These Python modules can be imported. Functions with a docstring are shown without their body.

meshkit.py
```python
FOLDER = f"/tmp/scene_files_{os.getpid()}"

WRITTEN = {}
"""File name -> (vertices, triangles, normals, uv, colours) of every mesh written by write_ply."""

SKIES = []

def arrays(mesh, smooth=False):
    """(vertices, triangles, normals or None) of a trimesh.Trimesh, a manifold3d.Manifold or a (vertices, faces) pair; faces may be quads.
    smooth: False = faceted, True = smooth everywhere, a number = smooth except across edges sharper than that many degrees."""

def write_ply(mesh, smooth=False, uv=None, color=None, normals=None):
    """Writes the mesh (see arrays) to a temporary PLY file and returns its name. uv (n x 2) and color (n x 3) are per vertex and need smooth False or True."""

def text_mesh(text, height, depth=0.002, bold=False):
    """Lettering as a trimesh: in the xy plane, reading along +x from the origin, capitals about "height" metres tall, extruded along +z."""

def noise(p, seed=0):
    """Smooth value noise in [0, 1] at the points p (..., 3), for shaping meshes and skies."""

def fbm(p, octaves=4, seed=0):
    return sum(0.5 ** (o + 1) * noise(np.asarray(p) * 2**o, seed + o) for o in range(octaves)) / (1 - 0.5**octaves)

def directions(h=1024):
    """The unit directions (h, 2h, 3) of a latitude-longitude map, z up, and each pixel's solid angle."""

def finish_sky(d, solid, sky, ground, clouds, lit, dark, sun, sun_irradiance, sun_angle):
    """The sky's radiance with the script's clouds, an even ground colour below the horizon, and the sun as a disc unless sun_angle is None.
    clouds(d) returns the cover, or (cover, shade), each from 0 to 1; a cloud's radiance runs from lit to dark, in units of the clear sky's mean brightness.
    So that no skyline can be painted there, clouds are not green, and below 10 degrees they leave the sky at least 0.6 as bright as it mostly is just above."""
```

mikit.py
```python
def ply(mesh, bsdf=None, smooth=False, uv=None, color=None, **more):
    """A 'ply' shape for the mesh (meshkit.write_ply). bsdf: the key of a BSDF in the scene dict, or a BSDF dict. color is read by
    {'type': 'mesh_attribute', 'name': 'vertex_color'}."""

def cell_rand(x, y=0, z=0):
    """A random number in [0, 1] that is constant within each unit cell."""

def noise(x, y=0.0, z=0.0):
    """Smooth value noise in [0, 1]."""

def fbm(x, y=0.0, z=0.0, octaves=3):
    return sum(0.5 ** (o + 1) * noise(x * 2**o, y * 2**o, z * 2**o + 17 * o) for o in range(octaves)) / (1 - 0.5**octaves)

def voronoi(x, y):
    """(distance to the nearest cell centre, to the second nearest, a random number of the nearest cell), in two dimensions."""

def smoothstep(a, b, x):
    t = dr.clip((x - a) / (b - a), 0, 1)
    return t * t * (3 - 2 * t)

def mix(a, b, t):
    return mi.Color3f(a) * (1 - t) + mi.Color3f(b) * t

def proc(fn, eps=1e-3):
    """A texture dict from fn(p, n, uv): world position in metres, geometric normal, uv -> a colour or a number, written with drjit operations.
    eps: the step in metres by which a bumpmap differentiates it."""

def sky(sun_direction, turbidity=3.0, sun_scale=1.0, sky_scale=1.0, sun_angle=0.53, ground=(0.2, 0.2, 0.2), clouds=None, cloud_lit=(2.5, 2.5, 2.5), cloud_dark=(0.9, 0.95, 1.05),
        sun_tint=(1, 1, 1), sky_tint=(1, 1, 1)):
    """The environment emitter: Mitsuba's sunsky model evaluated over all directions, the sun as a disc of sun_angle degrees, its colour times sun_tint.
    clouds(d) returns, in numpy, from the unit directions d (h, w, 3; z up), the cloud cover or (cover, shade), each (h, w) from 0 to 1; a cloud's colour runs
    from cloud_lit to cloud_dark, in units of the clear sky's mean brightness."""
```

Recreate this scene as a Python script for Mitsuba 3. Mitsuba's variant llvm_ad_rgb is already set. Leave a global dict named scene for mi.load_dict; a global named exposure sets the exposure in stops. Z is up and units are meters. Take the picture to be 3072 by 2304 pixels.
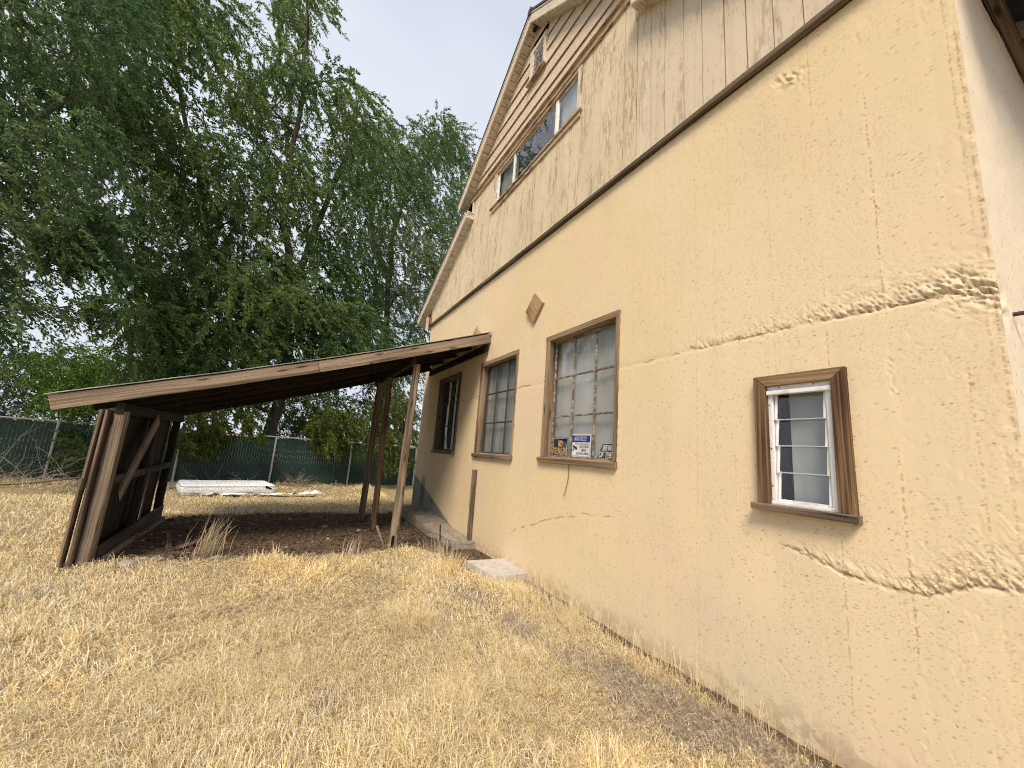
import math, random
import numpy as np, trimesh
import drjit as dr
import mitsuba as mi
import mikit, meshkit
from mikit import proc, noise, fbm, voronoi, cell_rand, smoothstep, mix

T = mi.ScalarTransform4f
scene, labels = {}, {}
CAM_H = 1.5
# ------------------------------------------------------------------ camera, sky, exposure
FWD = np.array([0.47169978, 0.86426162, 0.17478893]); UPV = np.array([-0.14755123, -0.1180658, 0.98198223])
scene['camera'] = {'type': 'perspective', 'fov': 104.87, 'fov_axis': 'x', 'near_clip': 0.02, 'far_clip': 2000.0,
                   'to_world': T().look_at(origin=[0, 0, CAM_H], target=(np.array([0, 0, CAM_H]) + FWD).tolist(), up=UPV.tolist())}


def cloud_cover(d):
    q = d * np.array([1.0, 1.0, 1.8])
    shade = meshkit.fbm(q * 1.7 + 3.1, 4, 7)
    return np.ones(d.shape[:2]), np.clip((shade - 0.34) * 2.4, 0, 1)


scene['sky'] = mikit.sky([-0.43, -0.50, 0.76], turbidity=2.2, sun_scale=0.30, sun_angle=22, clouds=cloud_cover,
                         cloud_lit=(1.00, 1.05, 1.16), cloud_dark=(0.69, 0.755, 0.885), ground=(0.3, 0.25, 0.16))
exposure = 3.33

# ------------------------------------------------------------------ helpers
RNG = np.random.default_rng(11)


def numbered(key):
    if key not in scene and key not in labels and not any(k.startswith(key + '__') for k in scene):
        return key
    i = 1
    while True:
        k = f'{key}_{i:03d}'
        if k not in scene and k not in labels and not any(q.startswith(k + '__') for q in scene):
            return k
        i += 1


def tag(key, label, cat=None, group=None, kind=None):
    labels[key] = {'label': label}
    if cat: labels[key]['category'] = cat
    if group: labels[key]['group'] = group
    if kind: labels[key]['kind'] = kind


_COUNT = {}


def put(key, mesh, bsdf, smooth=False):
    """mesh = (V, F, UV or None[, colour]); makes ONE entry under the first free number of the key."""
    n = _COUNT.get(key, 0); _COUNT[key] = n + 1
    k = key if n == 0 else f'{key}_{n:03d}'
    V, F = mesh[0], mesh[1]
    uv = mesh[2] if len(mesh) > 2 else None
    col = mesh[3] if len(mesh) > 3 else None
    if uv is not None and smooth not in (True, False): smooth = False
    scene[k] = mikit.ply((V, F), bsdf, smooth=smooth, uv=uv, color=col)
    return k


def join(ms):
    V, F, U, o = [], [], [], 0
    for m in ms:
        V.append(m[0]); F.append(np.asarray(m[1]) + o); o += len(m[0])
        U.append(m[2] if len(m) > 2 and m[2] is not None else np.zeros((len(m[0]), 2)))
    return np.vstack(V), np.vstack(F), np.vstack(U)


def unit(v):
    v = np.asarray(v, float); return v / (np.linalg.norm(v) + 1e-12)


def beam(p0, p1, w, t, wdir=(0, 0, 1), ch=None, seg=1, wob=0.0, seed=0, shrink=1.0):
    """A board from p0 to p1: width w along wdir, thickness t across; chamfered edges; uv = (metres along, metres round)."""
    p0, p1 = np.asarray(p0, float), np.asarray(p1, float)
    L = np.linalg.norm(p1 - p0); e = (p1 - p0) / L
    a = unit(np.asarray(wdir, float) - e * np.dot(wdir, e)); b = np.cross(e, a)
    ch = min(w, t) * 0.12 if ch is None else ch
    hw, ht = w / 2, t / 2
    S = np.array([[hw - ch, -ht], [hw, -ht + ch], [hw, ht - ch], [hw - ch, ht], [-hw + ch, ht], [-hw, ht - ch], [-hw, -ht + ch], [-hw + ch, -ht], [hw - ch, -ht]])
    per = np.r_[0, np.cumsum(np.linalg.norm(np.diff(S, axis=0), axis=1))]
    r = np.random.default_rng(seed + int(1000 * abs(p0.sum() + 3 * p1.sum())) % 99991)
    off = r.uniform(0, 40, 2)
    V, U = [], []
    for i in range(seg + 1):
        s = i / seg
        k = 1 + (shrink - 1) * s
        q = S * k
        c = p0 + e * L * s
        if wob and 0 < i:
            d = r.normal(0, wob, 2); c = c + a * d[0] + b * d[1]
            q = q * (1 + r.normal(0, wob * 3, (1, 2)))
        V.append(c + q[:, :1] * a + q[:, 1:] * b)
        U.append(np.c_[np.full(9, L * s) + off[0], per + off[1]])
    F = []
    for i in range(seg):
        for j in range(8):
            A, B, C, D = i * 9 + j, i * 9 + j + 1, (i + 1) * 9 + j + 1, (i + 1) * 9 + j
            F += [[A, B, C], [A, C, D]]
    V = np.vstack(V); U = np.vstack(U)
    n = len(V)
    c0, c1 = V[:8], V[seg * 9:seg * 9 + 8]
    V = np.vstack([V, c0, c1])
    U = np.vstack([U, np.c_[S[:8, 0] * 0.3 + off[0], S[:8, 1] + off[1]], np.c_[S[:8, 0] * 0.3 + off[0] + L, S[:8, 1] + off[1]]])
    for j in range(1, 7):
        F.append([n, n + j + 1, n + j]); F.append([n + 8, n + 8 + j, n + 8 + j + 1])
    return V, np.array(F), U


def bx(lo, hi, ch=None, seed=0):
    lo, hi = np.asarray(lo, float), np.asarray(hi, float)
    d = hi - lo; ax = int(np.argmax(d)); c = (lo + hi) / 2
    p0, p1 = c.copy(), c.copy(); p0[ax], p1[ax] = lo[ax], hi[ax]
    o = [i for i in range(3) if i != ax]
    wd = np.zeros(3); wd[o[0]] = 1
    return beam(p0, p1, d[o[0]], d[o[1]], wd, ch=min(0.004, 0.2 * min(d)) if ch is None else ch, seed=seed)


def tube(pts, rad, sides=6, cap=True, rough=0.0, seed=0):
    p = np.asarray(pts, float); n = len(p); rad = np.broadcast_to(rad, (n,)).astype(float)
    t = np.gradient(p, axis=0); t /= np.linalg.norm(t, axis=1, keepdims=True) + 1e-9
    ref = np.array([0.31, 0.95, 0.07]) if abs(unit(p[-1] - p[0])[2]) > 0.8 else np.array([0, 0, 1.0])
    a = np.cross(t, ref); a /= np.linalg.norm(a, axis=1, keepdims=True) + 1e-9
    b = np.cross(t, a); ang = np.arange(sides + 1) * 2 * np.pi / sides
    R = rad[:, None] * np.ones((1, sides + 1))
    if rough:
        g = np.random.default_rng(seed); k = 1 + g.normal(0, rough, (n, sides)); R = R * np.c_[k, k[:, :1]]
    V = p[:, None] + R[..., None] * (np.cos(ang)[None, :, None] * a[:, None] + np.sin(ang)[None, :, None] * b[:, None])
    L = np.r_[0, np.cumsum(np.linalg.norm(np.diff(p, axis=0), axis=1))]
    U = np.stack(np.broadcast_arrays(L[:, None] + seed * 1.7, (ang * rad.mean())[None, :] + seed * 0.37), -1)
    s1 = sides + 1
    i, j = np.meshgrid(np.arange(n - 1), np.arange(sides), indexing='ij')
    q = np.stack([i * s1 + j, i * s1 + j + 1, (i + 1) * s1 + j + 1, (i + 1) * s1 + j], -1).reshape(-1, 4)
    F = [q[:, [0, 1, 2]], q[:, [0, 2, 3]]]
    V = V.reshape(-1, 3); U = U.reshape(-1, 2)
    if cap:
        for e in (0, n - 1):
            V = np.vstack([V, p[e]]); U = np.vstack([U, U[e * s1]])
            k = np.arange(sides); c = np.full(sides, len(V) - 1)
            f = np.stack([c, e * s1 + k, e * s1 + k + 1], 1)
            F.append(f if e else f[:, [0, 2, 1]])
    return V, np.vstack(F), U


def sheet(P, uv=None):
    """grid of points (n, m, 3) -> mesh"""
    n, m = P.shape[:2]
    i, j = np.meshgrid(np.arange(n - 1), np.arange(m - 1), indexing='ij')
    q = np.stack([i * m + j, (i + 1) * m + j, (i + 1) * m + j + 1, i * m + j + 1], -1).reshape(-1, 4)
    return P.reshape(-1, 3), np.vstack([q[:, [0, 1, 2]], q[:, [0, 2, 3]]]), uv


# ------------------------------------------------------------------ materials
def diffuse(tex): return {'type': 'twosided', 'bsdf': {'type': 'diffuse', 'reflectance': tex}}


def rgb(*c): return {'type': 'rgb', 'value': list(c)}


def rough(tex, r=0.6, spec=0.3): return {'type': 'twosided', 'bsdf': {'type': 'principled', 'base_color': tex, 'roughness': r, 'specular': spec}}


def bumped(height, scale, inner, eps=1e-3):
    return {'type': 'bumpmap', 'arbitrary': proc(height, eps), 'scale': scale, 'bsdf': inner}


def wood_fn(lo, mid, hi, knots=0.5, fine=90.0, streak=1.0):
    def fn(p, n, uv):
        u, v = uv.x, uv.y
        w = v + 0.012 * noise(u * 2.1, v * 3.0)
        g = fbm(u * 1.6, w * fine, 0.0, 3)
        b = fbm(u * 0.9, w * 14.0, 3.0, 3)
        c = mix(lo, hi, smoothstep(0.30, 0.72, b * 0.65 + g * 0.35))
        c = mix(c, mid, smoothstep(0.45, 0.8, noise(u * 1.3 + 9.0, w * 7.0)) * streak)
        c = c * (0.72 + 0.5 * smoothstep(0.25, 0.6, g))
        d, _, r = voronoi(u * 1.7, v * 9.0)
        k = (1 - smoothstep(0.05, 0.17, d)) * dr.select(r < knots, 1.0, 0.0)
        return c * (1 - 0.75 * k)
    return fn


def wood(lo, mid, hi, knots=0.5, fine=90.0, r=0.75):
    f = wood_fn(lo, mid, hi, knots, fine)
    return {'type': 'twosided', 'bsdf': {'type': 'principled', 'base_color': proc(f), 'roughness': r, 'specular': 0.25}}


scene['grey_wood'] = wood((0.075, 0.055, 0.042), (0.20, 0.155, 0.115), (0.19, 0.15, 0.115))
scene['rake_wood'] = wood((0.09, 0.068, 0.05), (0.25, 0.195, 0.145), (0.20, 0.15, 0.11), knots=0.4)
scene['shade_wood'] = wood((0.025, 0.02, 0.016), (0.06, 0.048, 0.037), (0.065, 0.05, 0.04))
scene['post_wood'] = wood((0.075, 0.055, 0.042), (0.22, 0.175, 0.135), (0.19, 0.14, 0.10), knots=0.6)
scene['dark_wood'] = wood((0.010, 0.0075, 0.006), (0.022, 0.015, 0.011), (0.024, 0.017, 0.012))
scene['casing_wood'] = wood((0.040, 0.021, 0.012), (0.25, 0.17, 0.10), (0.20, 0.125, 0.068), knots=0.15, fine=120.0)
scene['jamb_wood'] = wood((0.10, 0.072, 0.05), (0.25, 0.19, 0.13), (0.21, 0.15, 0.10), knots=0.3)
scene['diamond_wood'] = wood((0.20, 0.125, 0.07), (0.36, 0.25, 0.15), (0.33, 0.215, 0.115), knots=0.3)
scene['red_wood'] = wood((0.16, 0.055, 0.03), (0.25, 0.10, 0.06), (0.22, 0.09, 0.05), knots=0.2)
scene['trim_dark'] = wood((0.06, 0.045, 0.035), (0.13, 0.10, 0.075), (0.11, 0.085, 0.06), knots=0.1)
scene['bark_log'] = wood((0.05, 0.032, 0.023), (0.22, 0.16, 0.12), (0.16, 0.10, 0.07), knots=0.9, fine=30.0)


def paint_fn(base, worn, amount, along):
    """weathered paint: brown worn patches stretched along the board, thin runs, small scuffs"""
    def fn(p, n, uv):
        u, v = uv.x, uv.y
        big = fbm(u * 1.7, v * 8.5, 0.0, 4)
        med = fbm(u * 9.0 + 7.0, v * 60.0, 1.0, 3)
        m = smoothstep(0.47, 0.70, big) * smoothstep(0.42, 0.62, med)
        runs = smoothstep(0.66, 0.84, noise(v * 30.0, u * 1.1)) * 0.18
        scuff = smoothstep(0.70, 0.80, fbm(u * 16.0, v * 60.0, 5.0, 2)) * 0.5
        t = dr.clip((m * 0.85 + runs + scuff) * amount, 0, 1)
        tone = 0.92 + 0.14 * fbm(u * 0.5, v * 2.0, 9.0, 2)
        return mix(base, worn, t) * tone
    return fn


def paint(base, worn, amount): return rough(proc(paint_fn(base, worn, amount, 0)), 0.7, 0.25)


scene['siding_paint'] = paint((0.62, 0.54, 0.395), (0.33, 0.24, 0.15), 0.72)
scene['siding_paint_pale'] = paint((0.61, 0.535, 0.42), (0.35, 0.27, 0.19), 0.66)
scene['lap_paint'] = paint((0.56, 0.47, 0.365), (0.40, 0.30, 0.205), 0.45)
scene['soffit_paint'] = paint((0.56, 0.50, 0.41), (0.26, 0.17, 0.10), 0.70)
scene['fascia_paint'] = paint((0.60, 0.54, 0.46), (0.33, 0.24, 0.16), 0.65)
scene['trim_paint'] = paint((0.46, 0.35, 0.235), (0.14, 0.09, 0.06), 1.1)
scene['peeling_paint'] = paint((0.60, 0.54, 0.46), (0.20, 0.14, 0.10), 1.3)
scene['white_metal'] = rough(proc(lambda p, n, uv: mix((0.72, 0.74, 0.76), (0.42, 0.42, 0.40), smoothstep(0.55, 0.8, fbm(p.y * 20, p.z * 9, p.x * 20, 3)) * 0.6)), 0.4, 0.5)
scene['dark_metal'] = rough(rgb(0.045, 0.047, 0.05), 0.5, 0.4)
scene['muntin_paint'] = rough(proc(lambda p, n, uv: mix((0.12, 0.10, 0.085), (0.34, 0.30, 0.26), smoothstep(0.52, 0.68, fbm(p.y * 45, p.z * 45, 0.0, 3)))), 0.7, 0.3)
scene['shingle'] = diffuse(proc(lambda p, n, uv: mix((0.07, 0.075, 0.08), (0.14, 0.14, 0.14), fbm(p.x * 30, p.y * 30, p.z * 30, 2))))
scene['drip_edge'] = rough(rgb(0.25, 0.29, 0.30), 0.45, 0.5)
scene['roll_roofing'] = rough(proc(lambda p, n, uv: mix((0.23, 0.27, 0.25), (0.42, 0.44, 0.41), smoothstep(0.35, 0.7, fbm(p.x * 3, p.y * 3, 0.0, 3)))), 0.6, 0.4)
scene['black'] = diffuse(rgb(0.012, 0.012, 0.012))
scene['glass'] = {'type': 'thindielectric', 'int_ior': 1.47}
scene['galvanised'] = rough(rgb(0.42, 0.45, 0.45), 0.45, 0.5)
scene['slat_green'] = rough(proc(lambda p, n, uv: mix((0.010, 0.035, 0.032), (0.022, 0.062, 0.055), fbm(p.x * 3, p.z * 2, 0.0, 2))), 0.55, 0.4)


def film(c1, c2, s):
    """hanging plastic or cloth with soft vertical folds"""
    return diffuse(proc(lambda p, n, uv: mix(c1, c2, fbm(p.y * 5.0 * s + 0.6 * p.z, p.z * 1.2, 0.0, 3))))


scene['curtain_grey'] = film((0.34, 0.375, 0.39), (0.50, 0.54, 0.55), 1.0)
scene['curtain_dark'] = film((0.018, 0.022, 0.02), (0.05, 0.056, 0.05), 1.0)
scene['curtain_mid'] = film((0.24, 0.275, 0.29), (0.36, 0.40, 0.41), 1.0)
# ------------------------------------------------------------------ the ground
def ground_h(x, y):
    q = np.stack([x, y, np.zeros_like(x)], -1)
    h = 0.05 * (meshkit.fbm(q * 0.5, 3, 1) - 0.5) + 0.03 * (meshkit.fbm(q * 2.6, 3, 2) - 0.5)
    near = np.clip((np.abs(y) + np.abs(x)) / 40, 0, 1)
    return h * (1 - 0.5 * near) - 0.005


def shed_bare(x, y):
    """1 on the bare soil under the shed roof and along the wall, 0 on the grass (numpy)"""
    q = np.stack([x, y, np.zeros_like(x)], -1)
    e = (meshkit.fbm(q * 1.3, 3, 4) - 0.5) * 1.1
    inside = np.minimum.reduce([x + 1.72 + 0.1 * e, y - 6.02 - 0.35 * e, 9.35 + 0.35 * e - y])
    strip = np.minimum(x - 2.15 - 0.5 * e, np.minimum(y - 4.9 - 0.4 * e, 9.2 - y))
    base = np.where(y < 4.6, np.clip(0.5 + (x - 2.69 - 0.10 * e) * 14, 0, 1), 0)
    return np.maximum(np.clip(0.5 + np.maximum(inside, strip) * 4.0, 0, 1), base)


def thatch(x, y):
    """1 on the trodden strip of grey dead thatch that runs beside the wall"""
    q = np.stack([x, y, np.zeros_like(x)], -1)
    e = meshkit.fbm(q * 1.7, 3, 8) - 0.5
    c = np.interp(y, [0.6, 1.3, 2.2, 3.2, 4.4], [2.72, 2.50, 2.22, 1.98, 1.80])
    w = np.interp(y, [0.6, 2.0, 3.0, 4.2], [0.30, 0.34, 0.26, 0.22])
    s = np.clip((w + 0.5 * e - np.abs(x - c)) * 6, 0, 1) * np.clip((4.6 - y) * 2, 0, 1)
    spots = np.clip((meshkit.fbm(q * 2.3 + 5.0, 3, 21) - 0.66) * 12, 0, 1) * 0.6
    s = s * np.clip(0.62 + 3.2 * (meshkit.fbm(q * 3.5 + 2, 3, 22) - 0.45), 0.08, 1)
    return np.maximum(s, spots * (y < 6.0))


gx = np.unique(np.r_[np.linspace(-300, -14, 24), np.arange(-14, -3, 0.25), np.arange(-3, 2.95, 0.05), np.linspace(2.95, 14, 20), np.linspace(14, 300, 24)])
gy = np.unique(np.r_[np.linspace(-300, -4, 24), np.linspace(-4, 0.4, 12), np.arange(0.4, 10, 0.06), np.arange(10, 18, 0.25), np.linspace(18, 300, 30)])
GX, GY = np.meshgrid(gx, gy, indexing='ij')
GB = shed_bare(GX, GY); GT = thatch(GX, GY)
GZ = ground_h(GX, GY) + 0.03 * GB * (meshkit.fbm(np.stack([GX, GY, GX * 0], -1) * 9, 3, 3) - 0.5)
gcol = np.stack([GB, GT, np.zeros_like(GB)], -1).reshape(-1, 3)      # where bare soil, where grey thatch


def ground_colour():
    def fn(p, n, uv):
        soil = mix((0.050, 0.037, 0.027), (0.130, 0.096, 0.070), fbm(p.x * 14, p.y * 14, 0.0, 4))
        peb = smoothstep(0.66, 0.74, noise(p.x * 60, p.y * 60))
        soil = mix(soil, (0.24, 0.20, 0.16), peb * 0.6)
        litter = mix((0.16, 0.12, 0.07), (0.46, 0.37, 0.22), fbm(p.x * 22, p.y * 22, 2.0, 4))
        grey = mix((0.14, 0.12, 0.095), (0.30, 0.265, 0.215), fbm(p.x * 30, p.y * 30, 4.0, 3))
        c = mix(mix(litter, grey, dr.clip(uv.y, 0, 1)), soil, dr.clip(uv.x, 0, 1))
        weeds = mix((0.030, 0.040, 0.018), (0.070, 0.085, 0.035), fbm(p.x * 3, p.y * 3, 0.0, 3))
        return mix(c, weeds, smoothstep(15.35, 15.6, p.y - 0.095 * p.x))
    return fn


scene['ground_soil'] = diffuse(proc(ground_colour()))
g = sheet(np.stack([GX, GY, GZ], -1))
scene['ground'] = mikit.ply((g[0], g[1]), 'ground_soil', smooth=True, uv=gcol[:, :2])
tag('ground', 'dry straw-coloured yard with bare brown soil under the shed roof', kind='structure')
labels['sky'] = {'label': 'pale overcast sky with faint grey cloud', 'kind': 'structure'}

# ------------------------------------------------------------------ the building: concrete gable wall
HB = 'concrete_building'
tag(HB, 'peach painted concrete building with board-clad gable and raised centre roof', 'building')
WX, Y0, Y1, ZT = 2.8, 0.43, 9.75, 4.62
SEAMS = [(1.11, 1.0), (0.83, 1.5), (0.55, 1.1), (0.47, 0.9), (1.42, 0.25), (1.72, 0.2), (2.02, 0.35), (2.34, 0.25), (2.64, 0.2), (4.45, 0.3), (4.8, 0.2), (6.7, 0.3)]
WINDOWS = [(2.90, 4.22, 1.44, 3.04), (4.97, 6.28, 1.42, 3.03), (7.22, 8.50, 1.42, 3.02), (1.06, 1.52, 1.29, 2.11)]


def snapped(lo, hi, step, cuts):
    xs = [lo]
    for a in sorted(c for c in cuts if lo < c < hi) + [hi]:
        n = max(1, int(round((a - xs[-1]) / step))); xs += list(np.linspace(xs[-1], a, n + 1)[1:])
    return np.array(xs)


ycut = [c for w in WINDOWS for c in w[:2]]; zcut = [c for w in WINDOWS for c in w[2:]]
ys = np.r_[snapped(Y0, 3.2, 0.009, ycut), snapped(3.2, 5.0, 0.016, ycut)[1:], snapped(5.0, Y1, 0.03, ycut)[1:]]
zs = np.r_[snapped(-0.12, 3.2, 0.0115, zcut), snapped(3.2, ZT, 0.018, zcut)[1:]]
YY, ZZ = np.meshgrid(ys, zs, indexing='ij')


def n3(a, b, s, seed, o=3): return meshkit.fbm(np.stack([a * s, b * s, np.zeros_like(a)], -1), o, seed)


def joint_upper(y): return 2.43 + np.interp(y, [0.43, 0.6, 1.4, 1.9, 3, 5, 9], [-0.02, 0.02, 0.035, 0.02, 0.0, 0.02, 0.03])
def joint_lower(y): return np.interp(y, [0.43, 0.49, 0.62, 0.78, 0.95, 1.15, 1.38, 1.55], [1.085, 1.085, 1.06, 0.97, 0.96, 0.99, 1.05, 1.08])


H = 0.010 * (n3(YY, ZZ, 0.9, 31) - 0.5) + 0.0012 * (n3(YY, ZZ, 6, 32) - 0.5)
for i, (sy, a) in enumerate(SEAMS):
    nz = np.clip(n3(ZZ, YY * 0, 9, 40 + i) * 2.0 - 0.55, 0, 1); jag = 0.006 * (n3(ZZ, YY * 0, 45, 60 + i, 2) - 0.5)
    H += a * (0.0009 * np.exp(-((YY - sy - jag) / 0.006) ** 2) - 0.004 * np.exp(-((YY - sy - jag - 0.009) / 0.005) ** 2)) * nz * (n3(ZZ, YY, 60, 55 + i, 2) * 3 - 0.9)
    H += a * 0.0006 * np.tanh((YY - sy) / 0.006) * np.exp(-np.abs(YY - sy) / 0.1)
jz = joint_upper(YY) + 0.03 * (n3(YY, YY * 0, 5, 70) - 0.5) + 0.03 * (n3(YY, ZZ, 28, 71, 3) - 0.5)
dz = ZZ - jz
A = np.clip((2.35 - YY) / 1.0, 0.12, 1) * np.clip(n3(YY, YY * 0, 3, 72) * 2 - 0.35, 0.25, 1)
A = np.where((YY < 2.1) & (YY > 1.2), np.maximum(A, 0.55), A); A = np.where(YY < 0.75, 1.0, A)
rub = 0.6 * (n3(YY, ZZ, 24, 73, 4) - 0.5) + 0.6 * (n3(YY, ZZ * 1.3, 52, 173, 2) - 0.5); rub2 = np.abs(n3(YY, ZZ * 1.6, 42, 74, 3) - 0.5)
up = (dz > 0) * np.exp(-np.clip(dz, 0, 9) / (0.035 + 0.05 * A)) * A
H += up * (0.003 + 0.036 * rub - 0.012 * (rub2 < 0.035)) - A * 0.010 * np.clip(n3(YY, ZZ, 10, 78) * 4 - 1.7, 0, 1) * np.exp(-(dz / 0.007) ** 2) - 0.003 * np.exp(-(dz / 0.02) ** 2)
cr = np.clip((0.75 - YY) / 0.3, 0, 1) * np.exp(-(dz / 0.10) ** 2)
H += cr * (0.034 * rub - 0.010 * (rub2 < 0.04))
lz = joint_lower(YY) + 0.03 * (n3(YY, YY * 0, 7, 75) - 0.5) + 0.035 * (n3(YY, ZZ, 26, 76, 3) - 0.5)
dl = ZZ - lz; AL = np.clip((1.42 - YY) / 0.12, 0, 1)
band = np.exp(-np.clip(dl, 0, 9) / np.interp(YY, [0.43, 0.8, 1.4], [0.16, 0.085, 0.03])) * (dl > 0)
H += AL * (band * (0.002 + 0.024 * rub * (0.5 + (n3(YY, ZZ, 7, 77) > 0.5)) - 0.010 * (rub2 < 0.03)) - 0.010 * np.clip(n3(YY, ZZ, 8, 79) * 3 - 0.9, 0, 1) * np.exp(-(dl / 0.007) ** 2))
patch = np.exp(-((YY - 1.26 - (ZZ - 4.38) * 0.9) / 0.10) ** 2 - ((ZZ - 4.36) / 0.09) ** 2)
H += patch * 0.05 * rub
edge = np.clip((YY - Y0) / 0.05, 0, 1)
H += (1 - edge) * 0.016 * (n3(ZZ, YY, 24, 80, 3) - 0.5)
pits = n3(YY * 1.0, ZZ * 0.6, 55, 81, 2); dens = 0.66 + 0.10 * n3(YY, ZZ, 1.3, 82)
H -= 0.0022 * np.clip((pits - dens - 0.03) * 9, 0, 1) * (YY < 3.2)
for (a, b, c, d) in WINDOWS:                                              # broken edges of the openings
    dist = np.maximum(np.maximum(a - YY, YY - b), np.maximum(c - ZZ, ZZ - d))
    H += np.exp(-np.clip(dist, 0, 9) / 0.02) * 0.012 * (n3(YY, ZZ, 30, 83) - 0.5)
fade = np.clip(dz * 0 + 1, 0, 1)
P = np.stack([WX - H, YY, ZZ], -1)
V, F, _ = sheet(P)
cy = (ys[:-1] + ys[1:]) / 2; cz = (zs[:-1] + zs[1:]) / 2
CY, CZ = np.meshgrid(cy, cz, indexing='ij')
keep = np.ones(CY.shape, bool)
for (a, b, c, d) in WINDOWS: keep &= ~((CY > a) & (CY < b) & (CZ > c) & (CZ < d))
k = keep.reshape(-1); F = F[np.r_[k, k]]


def seg_dist(y, z, pts):
    best = mi.Float(9.0)
    for (a, b), (c, d) in zip(pts[:-1], pts[1:]):
        ux, uz = c - a, d - b; L2 = ux * ux + uz * uz
        t = dr.clip(((y - a) * ux + (z - b) * uz) / L2, 0, 1)
        best = dr.minimum(best, dr.sqrt(dr.square(y - a - t * ux) + dr.square(z - b - t * uz)))
    return best


def poly(y, pts):
    out = mi.Float(pts[0][1])
    for (a, va), (c_, vc) in zip(pts[:-1], pts[1:]):
        out = dr.select(y > a, va + (vc - va) * dr.clip((y - a) / (c_ - a), 0, 1), out)
    return out


CRACK_LOW = [(5.21, 0.16), (4.97, 0.40), (4.55, 0.58), (3.94, 0.79), (3.46, 0.92), (2.96, 0.99)]


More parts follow.
